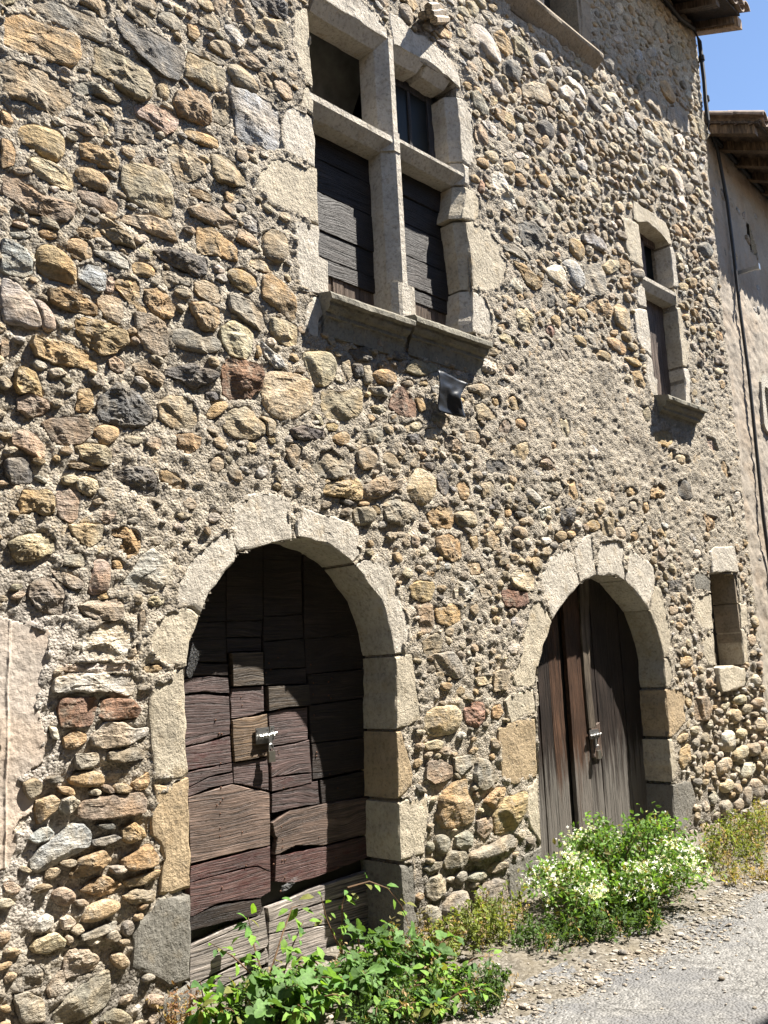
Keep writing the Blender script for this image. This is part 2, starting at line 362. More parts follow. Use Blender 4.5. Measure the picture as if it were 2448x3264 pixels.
or 6701,5281 6863,5325 6975,5274 6957,5160 6831,5114 6708,5161
bf 6942,5405 7043,5446 7268,5462 7374,5414 7349,5349 7136,5340 6946,5344
tr 7312,5557 7405,5595 7429,5480 7322,5447
yf 7264,5187 7381,5286 7563,5324 7548,5238 7385,5142 7298,5133
oc 7569,5359 7786,5391 7796,5277 7633,5213 7554,5272
gr 7819,5317 8003,5379 8055,5317 7977,5244 7819,5233
yr 7387,4823 7547,4905 7712,4825 7716,4712 7586,4624 7413,4639 7370,4723
oc 6884,4693 7022,4805 7250,4850 7351,4782 7306,4684 7106,4657 6917,4656
tr 6561,4594 6655,4633 6722,4606 6665,4532 6563,4521
or 6716,4619 6840,4666 6938,4615 6897,4529 6769,4543 6709,4573
or 6310,4458 6436,4497 6480,4428 6416,4354 6312,4387
wr 6444,4550 6522,4585 6563,4521 6506,4471
gr 6462,4423 6556,4473 6596,4412 6563,4353 6477,4354
gr 6621,4492 6718,4545 6722,4487 6638,4437
gf 6808,4463 6919,4497 7041,4427 7028,4348 6920,4339 6823,4391
or 6625,4353 6746,4396 6843,4351 6832,4282 6702,4275
rc 6211,4334 6298,4369 6349,4310 6306,4257 6215,4278
vr 6076,4190 6209,4238 6303,4200 6291,4147 6146,4116 6071,4147
or 7461,4587 7616,4627 7713,4582 7655,4512 7480,4528
or 7284,4553 7436,4605 7440,4551 7303,4503
or 7184,4460 7361,4508 7557,4466 7557,4387 7391,4351 7199,4386
or 6896,4273 7136,4341 7270,4309 7228,4231 7008,4222
or 7475,4338 7630,4379 7808,4361 7831,4317 7644,4294
of 7616,4225 7792,4277 7882,4182 7833,4092 7666,4093
or 5583,3607 5670,3649 5768,3588 5762,3534 5654,3516
yc 5813,4389 5963,4441 6039,4334 5978,4209 5826,4228 5794,4315
tr 7752,3911 7881,3941 7929,3869 7846,3760 7757,3778
kc 6261,4618 6387,4666 6398,4567 6294,4511
oc 6566,4714 6705,4796 6855,4761 6734,4654 6581,4644
gf 6403,4179 6514,4189 6566,4129 6501,4100 6419,4126
tf 5582,3867 5680,3900 5749,3861 5688,3796 5596,3804
or 8834,5467 9025,5502 9023,5410 8833,5376
or 9103,5598 9281,5629 9258,5529 9091,5465
or 9038,5231 9189,5233 9329,5176 9274,5107 9131,5145
or 8827,5106 8982,5144 8984,5073 8849,5040
or 8990,5020 9124,5034 9082,4934 8988,4930
gf 9453,5451 9650,5522 9800,5466 9752,5357 9530,5358
gf 9571,5692 9799,5795 9780,5634 9655,5543
gf 9424,5331 9818,5374 9804,5236 9571,5198
wr 8997,5705 9118,5751 9116,5657 9014,5618
yr 9186,5714 9444,5828 9409,5760 9215,5676
kr 9406,6084 9691,6193 9844,6142 9723,5988 9398,5967
of 9610,5114 9801,5140 9814,5028 9645,5009
yr 9439,5147 9592,5204 9584,5089 9441,5073
yr 9410,6355 9582,6413 9622,6328 9466,6257
or 8837,6145 9016,6130 9034,6042 8846,6019
gf 9511,4792 9768,4848 9759,4733 9508,4699
tr 4545,2955 4693,2982 4700,2936 4618,2903 4553,2918
or 4914,2852 5001,2874 5070,2837 5050,2755 4974,2732 4918,2774
tr 5175,2880 5320,2912 5354,2867 5307,2796 5202,2778
kf 4696,2889 4792,2932 4839,2812 4786,2745 4709,2783
kc 5246,3068 5472,3089 5548,3039 5487,2981 5274,2973
yf 5552,3193 5804,3289 5823,3213 5753,3116 5643,3137
tr 5039,3261 5231,3290 5246,3184 5068,3175
tr 5227,3248 5355,3233 5322,3170 5231,3165
or 5666,3444 5798,3474 5833,3409 5784,3366 5674,3392
pf 5450,3366 5567,3436 5615,3375 5580,3309 5458,3316
or 6137,3328 6234,3351 6240,3288 6144,3265
yf 6311,3557 6459,3572 6462,3487 6398,3384 6330,3467
pc 5915,3137 6088,3195 6198,3100 6012,3078
gc 5939,2981 6250,3025 6289,2965 6167,2881 5987,2898
of 6332,3043 6463,3054 6484,2912 6435,2870 6342,2898
oc 4572,2619 4711,2676 4850,2673 4864,2582 4835,2518 4650,2497 4587,2545
tr 4870,2644 5066,2677 5136,2635 5128,2555 4931,2541 4876,2583
oc 4645,2444 4785,2484 4922,2447 4922,2324 4836,2289 4702,2328 4651,2385
yf 5184,2495 5278,2542 5377,2492 5380,2411 5287,2390 5203,2433
or 5008,2468 5096,2490 5125,2413 5060,2378
yr 5464,2221 5564,2266 5758,2265 5781,2182 5751,2107 5572,2111 5470,2157
rf 5358,2106 5490,2109 5652,2096 5669,2015 5555,1978 5370,1987 5351,2042
of 4359,2110 4445,2141 4597,2146 4626,2103 4564,2014 4476,2001 4374,2039
wc 4806,2092 4871,2170 4989,2158 5036,2098 5000,2036 4879,2011 4812,2033
of 4602,1957 4786,2003 4876,1974 4879,1884 4725,1840 4617,1870
yc 4941,2279 5100,2294 5168,2226 5017,2197
tr 5742,2365 5887,2375 5924,2323 5842,2252 5760,2282
gc 5081,2115 5206,2118 5250,2056 5122,2030
tf 4411,1983 4562,2000 4585,1884 4568,1812 4458,1785 4435,1884
tr 4455,1743 4589,1805 4668,1754 4644,1682 4531,1642 4460,1672
gf 4544,1663 4755,1679 4838,1590 4875,1501 4782,1490 4589,1555
yf 4968,1489 5175,1503 5194,1449 5009,1428
yf 5189,1517 5318,1535 5377,1495 5339,1389 5174,1382
tc 4791,3183 4900,3207 5004,3150 4961,3088 4818,3092
tr 4687,3309 4865,3346 4883,3277 4785,3238 4694,3263
yr 4446,3223 4580,3252 4575,3190 4463,3157
wr 5893,2526 6028,2543 6052,2501 5929,2468
or 6094,2583 6253,2612 6290,2543 6142,2489
or 6268,2613 6445,2616 6405,2568 6290,2543
or 6590,2700 6733,2749 6808,2679 6713,2626 6598,2645
tf 6841,2776 7037,2773 6991,2617 6813,2605
tr 7042,2697 7192,2717 7233,2633 7132,2587 7046,2620
or 7277,2665 7434,2686 7438,2607 7277,2567
wc 5879,2748 6064,2800 6085,2731 5927,2675
kc 6183,2775 6410,2813 6390,2685 6226,2645
kr 5577,2714 5731,2718 5725,2667 5598,2657
or 5455,2711 5552,2728 5545,2669 5462,2654
vr 7291,2952 7450,2977 7496,2911 7446,2856 7315,2875
or 7564,2957 7689,2979 7691,2887 7583,2848
kr 8275,3240 8469,3294 8584,3185 8558,3072 8370,3054 8274,3131
oc 7712,3095 7915,3179 8059,3152 8014,3042 7716,3013
or 7236,3065 7413,3094 7499,3032 7318,2994
of 7886,3663 8253,3763 8293,3636 8119,3546 7916,3604
of 9293,3565 9433,3595 9579,3432 9489,3398 9323,3474
pf 9046,3814 9220,3792 9297,3684 9090,3680
yr 8162,3541 8302,3571 8301,3461 8159,3421
yr 8313,3518 8570,3541 8622,3457 8405,3419 8296,3439
bf 7970,3344 8131,3392 8143,3344 8003,3295
wr 8468,2575 8636,2596 8640,2509 8511,2459 8428,2498
kc 7912,2248 8199,2278 8171,2153 7912,2147
tr 7886,2026 8059,2038 8039,1946 7865,1925
or 7952,1547 8214,1559 8235,1458 7973,1447
oc 8769,2958 9118,2964 9057,2823 8825,2784
wr 9562,3263 9738,3305 9827,3217 9579,3121
wf 9300,3073 9469,3111 9547,3000 9371,2939
wr 9066,3166 9336,3216 9318,3144 9107,3124
yr 9533,1739 9756,1748 9751,1633 9553,1614
yr 4448,1282 4525,1318 4722,1331 4807,1271 4798,1186 4726,1135 4572,1128 4427,1154
rc 4831,1284 4951,1327 5057,1320 5056,1195 4956,1152 4868,1195
oc 5150,1277 5252,1300 5283,1238 5227,1189 5143,1211
yr 4421,1094 4550,1116 4612,1096 4587,1051 4460,1056
mf 4443,983 4581,989 4695,929 4689,860 4504,842 4415,893
gf 4711,983 4915,983 4933,931 4767,865 4703,900
gf 4902,850 4959,957 5075,931 5181,788 4982,734 4917,777
or 5078,959 5153,974 5160,929 5098,921
of 4549,755 4697,839 4831,837 4834,746 4900,611 4870,546 4584,549 4516,626
oc 4987,669 5127,744 5260,720 5213,639 5110,595
of 5082,557 5215,653 5472,678 5441,534 5287,425 5092,434
tf 4894,556 5058,560 5061,475 4973,426 4898,486
gr 4476,526 4560,526 4621,489 4602,399 4487,412
gr 4686,492 4798,509 4862,464 4832,400 4721,399 4670,441
gr 4772,356 4852,376 5135,392 5237,422 5332,382 5338,323 5249,316 5006,302 4812,309
gr 4545,356 4613,410 4742,389 4771,343 4733,296 4561,307
gr 4391,487 4454,503 4468,435 4415,418
gr 4359,351 4442,374 4535,365 4521,321 4397,324
tr 4987,236 5072,262 5191,244 5199,204 5088,189 4995,207
gr 4359,235 4414,289 4518,289 4559,235 4538,174 4422,146 4365,183
gr 4664,268 4752,272 4769,215 4699,182 4649,225
gr 4769,222 4839,243 4974,224 4981,182 4854,172 4789,191
gf 4824,104 4919,139 5061,160 5176,117 5185,-11 5108,-52 4901,-27 4841,46
gr 4510,89 4610,153 4740,154 4775,100 4744,-26 4633,-54 4523,9
tr 4374,412 4464,390 4441,362 4381,373
yr 8992,1087 9109,1144 9313,1133 9289,1047 9081,1039
yr 8745,1081 8968,1088 8927,1028 8748,998
tr 9131,1036 9419,1039 9422,951 9156,938
yr 8922,1007 9125,1015 9117,887 8933,859
tr 9484,1079 9734,1086 9736,997 9480,969
yr 9456,884 9731,885 9748,751 9473,752
wr 8726,814 8971,815 8923,631 8722,610 8677,716
yr 8978,803 9200,817 9228,729 9042,704
yr 8893,613 9186,669 9202,541 8885,491
yr 8523,570 8811,581 8827,456 8529,409
wr 9025,455 9343,484 9366,375 9140,317 8998,354
yr 8515,352 8759,382 8828,273 8581,244
gr 8476,199 8709,187 8730,84 8483,41
gr 9235,285 9400,307 9488,147 9285,90 9207,183
gr 9069,242 9224,244 9209,100 9020,64
gr 8797,155 8974,172 8966,51 8795,55
gr 8275,303 8478,297 8427,186 8265,169
tr 8040,50 8215,52 8254,-59 8052,-83
tr 8294,11 8476,13 8410,-65 8276,-63
yr 7931,-54 8033,-71 8020,-125 7918,-108
or 8021,1186 8145,1159 8106,1082 8021,1088
tf 8175,1157 8441,1182 8526,1054 8429,940 8165,959
yr 8024,912 8242,914 8246,835 8049,832
yr 7799,844 7995,879 8000,807 7785,779
of 7815,729 7992,769 8006,643 7817,549 7773,629
tr 7683,-59 7904,-78 7896,-205 7656,-181
gr 7848,42 8011,17 7974,-52 7854,-23
tr 9231,644 9498,652 9518,530 9247,515
tr 9503,575 9749,584 9708,446 9494,447
tr 8848,311 8985,304 9009,209 8836,211
or 8732,240 8844,240 8855,188 8732,184
gf 8990,48 9490,62 9824,61 9801,-13 9140,-56 8993,-34
gf 8659,-5 8974,-11 8980,-83 8685,-88
gr 8269,92 8457,123 8483,41 8296,21
gr 4181,-80 4289,-45 4504,-81 4522,-134 4430,-167 4401,-241 4192,-202 4177,-132
gr 4333,102 4380,140 4480,98 4477,-12 4400,-9 4350,43
gr 5206,-145 5344,-122 5506,-164 5389,-201 5255,-186"""
BLOCKS = """w1|jamb_block|y|3548,5957 3667,5973 3676,5796 3682,5648 3687,5394 3634,5397 3573,5484 3529,5649 3536,5825
w1|jamb_block|y|3576,5249 3607,5366 3646,5379 3694,5345 3687,5186 3638,5195 3554,5191
w1|jamb_block|w|3427,5156 3490,5179 3618,5186 3669,5170 3683,5040 3685,4813 3544,4814 3475,4813 3407,4807 3405,5062
w1|jamb_block|y|3150,4561 3332,4769 3517,4803 3696,4813 3698,4416 3470,4424 3290,4425 3191,4489
w1|jamb_block|w|3482,4388 3691,4411 3688,4207 3765,4189 3758,3939 3636,3932 3499,3920 3483,4125
w1|jamb_block|w|3629,3920 3751,3927 3748,3875 3665,3753 3653,3641 3572,3632 3539,3713 3557,3846
w1|lintel_block|w|3754,6094 3934,6086 4154,6112 4456,6132 4449,6209 4415,6235 4372,6293 4241,6298 4183,6339 3946,6305 3753,6209
w1|lintel_block|w|4482,6282 4477,6380 4600,6394 4737,6338 4869,6372 5089,6344 5240,6291 5294,6162 5289,6067 5235,6043 5222,6149 4764,6147 4511,6129
w1|jamb_block|w|5227,6013 5299,6029 5356,6027 5405,5942 5406,5723 5394,5468 5327,5459 5234,5460 5231,5717
w1|jamb_block|w|5242,5454 5321,5450 5320,5305 5279,5264 5242,5266 5242,5359
w1|jamb_block|y|5244,5250 5269,5252 5434,5247 5414,5066 5342,4984 5185,4967 5218,5098
w1|jamb_block|y|5225,4947 5391,5028 5597,4967 5689,4905 5659,4818 5775,4774 5712,4587 5537,4437 5400,4407 5261,4410 5251,4669 5233,4850
w1|jamb_block|w|5260,4393 5399,4394 5486,4236 5459,4081 5398,4042 5216,4054
w2|lintel_block|y|7981,6101 8281,6106 8666,6089 8737,6009 8758,5870 8690,5849 8692,5917 8344,5945 8128,5972 8063,5963 8043,5888 7966,5900
w2|jamb_block|y|7687,5842 7883,5872 8051,5873 8065,5706 8064,5522 8063,5398 7774,5399 7806,5456 7740,5507 7758,5668 7743,5825
w2|jamb_block|w|7899,5127 7967,5193 8044,5185 8061,5070 8048,4974 7911,4959 7861,4987
w2|jamb_block|w|7777,4889 7906,4934 8045,4958 8061,4807 8060,4630 8048,4458 7966,4498 7838,4522 7787,4597 7782,4740
w2|jamb_block|w|7964,4486 8046,4449 8058,4279 8119,4245 8091,4077 8044,4040 7936,4061 7906,4192 7907,4364
w2|jamb_block|w|8699,5829 8764,5843 8816,5730 8808,5401 8695,5373 8711,5654
w2|jamb_block|y|8693,5363 8724,5362 8751,5284 8736,5198 8718,5187 8727,5315
w2|jamb_block|y|8717,5154 8797,5175 8819,4929 8791,4859 8908,4811 8913,4774 8831,4526 8707,4510 8707,4593 8708,4828
w2|jamb_block|w|8710,4495 8852,4509 8818,4246 8803,4067 8676,4063 8715,4349
niche|lintel_block|w|8824,2358 8823,2578 8934,2637 9423,2661 9458,2395 9066,2380
niche|jamb_block|g|8385,2280 8458,2365 8659,2365 8807,2276 8774,2177 8633,2174 8416,2181
niche|jamb_block|y|8404,2132 8721,2155 8786,2148 8748,1802 8483,1775 8383,1885 8340,2008
niche|jamb_block|y|8469,1714 8744,1768 8719,1454 8550,1443 8486,1559
niche|jamb_block|y|9456,2350 9518,2343 9489,2082 9434,2072
niche|jamb_block|y|9407,2063 9604,2075 9587,1841 9404,1807 9417,1930
niche|jamb_block|y|9392,1798 9534,1801 9480,1454 9367,1441 9386,1623
niche|sill_block|y|8694,1430 9022,1435 9292,1391 9296,1331 9239,1231 9037,1191 8729,1191 8675,1275
d1|voussoir|y|2647,1654 2677,1774 2735,1910 2691,1940 2567,1948 2456,1871 2408,1778 2434,1703 2541,1646
d1|voussoir|w|2740,1918 2799,2021 2873,2104 2973,2211 2983,2258 2943,2418 2842,2338 2720,2249 2637,2135 2568,2026 2567,1956 2692,1951
d1|voussoir|w|2984,2255 3075,2276 3195,2308 3308,2344 3391,2357 3399,2471 3381,2596 3268,2625 3181,2611 3072,2585 3000,2535 2953,2492 2937,2396 2960,2294
d1|voussoir|w|3426,2367 3529,2368 3663,2346 3807,2284 3869,2236 3923,2281 3926,2448 3869,2487 3742,2514 3590,2527 3537,2543 3439,2571 3418,2472
d1|voussoir|w|3890,2226 3924,2189 4007,2098 4078,2030 4132,1918 4170,1810 4199,1673 4366,1680 4364,1864 4294,1995 4212,2169 4155,2255 4080,2284 3966,2267
d1|jamb_block|y|4198,1662 4362,1671 4382,1475 4411,1238 4298,1227 4177,1214 4189,1432
d1|jamb_block|o|4178,1198 4215,1198 4235,1126 4284,1007 4310,921 4299,845 4219,812 4161,791
d1|jamb_block|y|4158,772 4326,787 4434,787 4441,728 4403,569 4367,427 4174,428 4145,433
d1|jamb_block|g|4150,409 4260,394 4265,229 4274,60 4275,-33 4139,-33 4157,105 4146,253
d1|jamb_block|y|2454,1605 2636,1645 2644,1526 2652,1225 2656,1118 2622,1092 2461,1100 2457,1217 2432,1355 2427,1492
d1|jamb_block|o|2461,1085 2535,1074 2653,1094 2663,851 2658,567 2551,562 2483,578 2500,701 2521,706 2480,809 2444,850 2439,938 2471,1031
d1|jamb_block|g|2478,560 2658,543 2660,354 2652,153 2535,145 2444,219 2345,286 2336,428 2366,472 2436,498
d1|jamb_block|g|2494,106 2651,130 2659,-52 2658,-125 2482,-72
d2|voussoir|y|5737,1535 5810,1668 5965,1878 5855,2056 5759,2063 5670,1993 5649,1891 5567,1807 5537,1674 5478,1538
d2|voussoir|y|5486,1602 5742,1599 5697,1474 5667,1394 5447,1394 5403,1487
d2|voussoir|w|5973,1893 6155,2035 6402,2175 6355,2412 6304,2492 6150,2442 5981,2361 5906,2260 5839,2213 5843,2135 5858,2074
d2|voussoir|w|6413,2184 6533,2227 6663,2258 6662,2422 6661,2596 6610,2602 6462,2544 6353,2491 6365,2352
d2|voussoir|w|6678,2265 6805,2272 6988,2267 7118,2239 7135,2387 7188,2530 7121,2586 6971,2597 6819,2572 6713,2560 6688,2462
d2|voussoir|w|7134,2232 7327,2113 7493,1982 7609,2149 7655,2244 7657,2358 7591,2428 7415,2471 7222,2557 7162,2408
d2|voussoir|y|7505,1972 7593,1812 7667,1659 7686,1549 7793,1552 7870,1758 7822,1997 7753,2184 7660,2197 7559,2056
d2|jamb_block|y|7685,1542 7791,1539 7823,1385 7759,1289 7678,1289 7658,1362
d2|jamb_block|o|7654,1270 7976,1284 8022,1191 7971,960 7709,854 7647,859 7644,1144
d2|jamb_block|y|7622,842 7685,842 7742,564 7633,499 7608,481 7614,656
d2|jamb_block|g|7617,452 7982,445 8012,261 7761,19 7621,-67 7564,-58 7585,228
d2|jamb_block|y|5454,1377 5657,1382 5654,1197 5537,1192 5349,1150 5292,1313
d2|jamb_block|o|5207,1124 5511,1191 5650,1162 5620,751 5323,727 5204,771 5185,934
d2|jamb_block|y|5495,691 5619,744 5615,509 5606,285 5483,454 5457,561
d2|jamb_block|g|5234,233 5610,270 5599,-67 5429,-64 5206,-43 5195,170
up|sill_slab|t|5971,7296 6254,7435 6634,7455 7030,7410 7090,7388 7471,7403 7390,7311 7075,7361 6815,7333 6418,7268 6228,7224 5952,7139
up|jamb_block|w|6523,7634 6652,7654 6643,7482 6540,7474 6485,7489
up|jamb_block|t|7321,8057 7505,8103 7503,7911 7456,7516 7267,7502 7292,7734"""
PLANKS = """d 2825,2404 3131,2426 3117,1899 2818,1895
d 2802,1893 3117,1897 3120,1668 2830,1677
d 2815,1673 3128,1656 3125,1593 2995,1602 2821,1593
v 2813,1587 2995,1592 3122,1578 3131,1497 3066,1497 2961,1509 2812,1508
v 2812,1497 2961,1498 3128,1472 3136,1305 3128,1267 2956,1238 2816,1227
v 2819,1217 2955,1229 3133,1255 3137,1114 2993,1105 2821,1096
v 2825,1087 3139,1106 3139,1063 2991,1054 2828,1009
v 2828,1002 2991,1045 3142,1053 3144,1000 2990,990 2835,963
d 3135,2426 3403,2445 3384,1906 3122,1903
d 3122,1898 3384,1903 3372,1810 3119,1810
d 3119,1804 3372,1804 3369,1725 3121,1724
l 3142,1717 3369,1719 3367,1528 3146,1529
v 3146,1518 3371,1517 3375,1378 3247,1353 3137,1352 3135,1454
n 3137,1342 3388,1357 3393,1122 3318,1115 3147,1110
v 3143,1106 3392,1113 3398,1012 3395,927 3355,936 3202,983 3144,998
k 2842,955 2990,974 3136,992 3202,972 3398,911 3392,623 3301,626 2852,618
r 2852,602 3301,614 3392,616 3392,484 3307,526 3223,535 2850,529
r 2850,523 3222,528 3306,519 3391,474 3388,372 3318,355 3120,377 3008,382 2862,352 2847,355
d 2847,349 3008,373 3318,346 3329,289 3290,265 3093,277 2846,284
s 2844,206 3047,237 3318,260 3338,298 3347,256 3346,250 2847,196
s 2846,189 3347,246 3368,107 3354,85 2844,11
s 2844,2 3097,34 3285,37 3354,75 3370,5 3056,-37 2847,-66
s 2847,-73 3056,-46 3369,-23 3370,-71 3280,-104 3069,-138 2992,-134 2857,-120
d 3407,2446 3716,2467 3692,1944 3390,1928
d 3389,1924 3692,1939 3698,1799 3384,1781
d 3380,1776 3698,1792 3705,1618 3383,1619
d 3383,1613 3709,1612 3710,1520 3389,1524
l 3398,1514 3716,1512 3730,1390 3497,1384 3402,1377
v 3406,1360 3515,1373 3708,1379 3704,1188 3601,1179 3408,1173
v 3412,1162 3600,1169 3709,1180 3719,990 3556,998 3410,999
v 3410,992 3555,988 3719,984 3723,933 3590,921 3412,918
v 3411,903 3713,931 3771,931 3780,803 3547,800 3421,798 3408,800
d 3726,2468 4343,2512 4296,1811 3702,1795
d 3704,1792 4297,1816 4282,1598 3708,1574
d 3718,1570 4282,1592 4269,1410 3721,1391
d 3723,1384 4269,1405 4252,1157 3730,1163
d 3734,1156 4252,1152 4239,961 3729,946
d 3791,934 4239,949 4228,791 3796,798
k 3412,743 3547,791 3804,793 4227,783 4213,565 3791,557 3575,592 3421,564 3442,653 3425,669
r 3429,554 3791,546 4212,554 4204,427 3822,391 3706,385 3566,385 3417,420
s 3367,285 3675,321 4198,341 4190,228 3708,235 3373,216
s 3373,209 3708,226 4190,220 4179,64 3693,116 3371,152
s 3371,143 4179,57 4167,-124 3549,-27 3355,-55"""
EXTRA = json.loads('''{
"patch": "1669,1926 1745,1899 1857,1875 1929,1831 1944,1782 1935,1700 1896,1606 1888,1489 1914,1417 1939,1368 1915,1309 1901,1250 1805,1197 1869,1144 1870,1054 1799,1015 1801,908 1775,825 1694,797",
"d1arch": "2645,1650 2667,1745 2732,1885 2831,2047 2911,2151 3004,2239 3195,2308 3397,2350 3529,2368 3663,2346 3814,2281 3924,2191 4079,2035 4170,1810 4199,1676",
"d2arch": "5734,1535 5810,1668 5970,1891 6155,2035 6406,2177 6660,2260 6896,2270 7135,2237 7327,2113 7483,1984 7593,1812 7667,1659 7685,1542",
"scrap": "4691,3638 4938,3636 4855,3552 4879,3455 4998,3373 4996,3350 4688,3327 4690,3532"
}''')
def P(s): return np.array([[float(a) / 1000 for a in q.split(',')] for q in s.split()])
def proj(p):
    p = np.asarray(p, float); d = p - np.array([0, -DIST, EYE])
    c = d[..., 0:1] * U + d[..., 1:2] * W + d[..., 2:3] * V
    z = np.maximum(c[..., 2], 0.05)
    return np.stack([1224 + F * c[..., 0] / z, 1632 + F * c[..., 1] / z], -1)

# ---------------------------------------------------------------- noise
def _h(ix, iy, iz, s):
    n = (ix * 374761393 + iy * 668265263 + iz * 2147483647 + s * 974711) & 0xffffffff
    n = ((n ^ (n >> 13)) * 1274126177) & 0xffffffff
    return ((n ^ (n >> 16)) & 0xffff) / 65535.0 * 2 - 1
def vnoise(x, y, z, s=0):
    x, y, z = np.broadcast_arrays(np.asarray(x, float), np.asarray(y, float), np.asarray(z, float))
    ix, iy, iz = np.floor(x).astype(np.int64), np.floor(y).astype(np.int64), np.floor(z).astype(np.int64)
    fx, fy, fz = x - ix, y - iy, z - iz
    fx, fy, fz = fx * fx * (3 - 2 * fx), fy * fy * (3 - 2 * fy), fz * fz * (3 - 2 * fz)
    r = 0
    for a in (0, 1):
        for b in (0, 1):
            for c in (0, 1):
                r = r + _h(ix + a, iy + b, iz + c, s) * (fx if a else 1 - fx) * (fy if b else 1 - fy) * (fz if c else 1 - fz)
    return r
def fbm(x, y, z, oct=4, s=0, gain=0.55):
    r, a, t, f = 0, 1.0, 0, 1.0
    for o in range(oct):
        r = r + a * vnoise(x * f, y * f, z * f, s + o * 17); t += a; a *= gain; f *= 2.03
    return r / t

# ---------------------------------------------------------------- mesh helpers
def set_props(o, label=None, cat=None, group=None, kind=None):
    if label: o['label'] = label
    if cat: o['category'] = cat
    if group: o['group'] = group
    if kind: o['kind'] = kind
    return o
def empty(name, loc=(0, 0, 0), parent=None, rz=0.0, **k):
    o = bpy.data.objects.new(name, None); C.objects.link(o); o.location = loc; o.rotation_euler = (0, 0, rz); o.empty_display_size = .1
    if parent: o.parent = parent
    return set_props(o, **k)
def mesh_obj(name, verts, faces, mat, parent=None, col=None, smooth=False, origin=None, **k):
    verts = np.asarray(verts, float)
    if origin is None: origin = verts.mean(0) if len(verts) else np.zeros(3)
    origin = np.asarray(origin, float)
    me = bpy.data.meshes.new(name); me.from_pydata((verts - origin).tolist(), [], faces)
    if col is not None:
        at = me.attributes.new('Col', 'FLOAT_COLOR', 'POINT')
        col = np.asarray(col, float)
        a = np.ones((len(verts), 4)); a[:, :3] = col if col.ndim == 2 else col[None, :]
        at.data.foreach_set('color', a.ravel())
    if smooth: me.polygons.foreach_set('use_smooth', [True] * len(me.polygons))
    me.materials.append(mat); me.update()
    o = bpy.data.objects.new(name, me); C.objects.link(o); o.location = origin.tolist()
    if parent:
        o.parent = parent
        o.location = (Vector(origin) - parent_offset(parent)).to_tuple()
    return set_props(o, **k)
def parent_offset(p):                                       # unrotated parents only: their summed location
    v = Vector((0, 0, 0))
    while p: v += p.location; p = p.parent
    return v
class MB:
    def __init__(s): s.v = []; s.f = []; s.c = []; s.n = 0
    def add(s, v, f, c=None):
        v = np.asarray(v, float); s.v.append(v); s.f += [tuple(i + s.n for i in q) for q in f]; s.n += len(v)
        if c is not None: s.c.append(np.tile(np.asarray(c, float), (len(v), 1)) if np.ndim(c) == 1 else np.asarray(c))
    def box(s, a, b, c=None):
        x0, y0, z0 = a; x1, y1, z1 = b
        v = [(x0, y0, z0), (x1, y0, z0), (x1, y1, z0), (x0, y1, z0), (x0, y0, z1), (x1, y0, z1), (x1, y1, z1), (x0, y1, z1)]
        s.add(v, [(3, 2, 1, 0), (4, 5, 6, 7), (0, 1, 5, 4), (1, 2, 6, 5), (2, 3, 7, 6), (3, 0, 4, 7)], c)
    def prism(s, poly, axis, a, b, c=None):                 # polygon swept along an axis from a to b
        n = len(poly)
        def mk(t):
            if axis == 'x': return [(t, p[0], p[1]) for p in poly]
            if axis == 'y': return [(p[0], t, p[1]) for p in poly]
            return [(p[0], p[1], t) for p in poly]
        s.add(mk(a) + mk(b), [tuple(range(n))[::-1], tuple(range(n, 2 * n))] + [(i, (i + 1) % n, n + (i + 1) % n, n + i) for i in range(n)], c)
    def tube(s, pts, r, k=6, c=None):
        pts = [Vector(p) for p in pts]; n = len(pts); v = []; f = []
        for i, p in enumerate(pts):
            d = (pts[min(i + 1, n - 1)] - pts[max(i - 1, 0)]).normalized()
            a = d.orthogonal().normalized(); b = d.cross(a); rr = r[i] if isinstance(r, (list, tuple)) else r
            for j in range(k):
                t = 2 * math.pi * j / k; v.append(tuple(p + a * math.cos(t) * rr + b * math.sin(t) * rr))
        for i in range(n - 1):
            for j in range(k): f.append((i * k + j, i * k + (j + 1) % k, (i + 1) * k + (j + 1) % k, (i + 1) * k + j))
        f.append(tuple(range(k))[::-1]); f.append(tuple(range((n - 1) * k, n * k)))
        s.add(v, f, c)
    def build(s, name, mat, parent=None, smooth=False, origin=None, **k):
        o = mesh_obj(name, np.vstack(s.v), s.f, mat, parent, np.vstack(s.c) if s.c else None, smooth, origin, **k)
        bm = bmesh.new(); bm.from_mesh(o.data); bmesh.ops.recalc_face_normals(bm, faces=bm.faces); bm.to_mesh(o.data); bm.free()
        return o

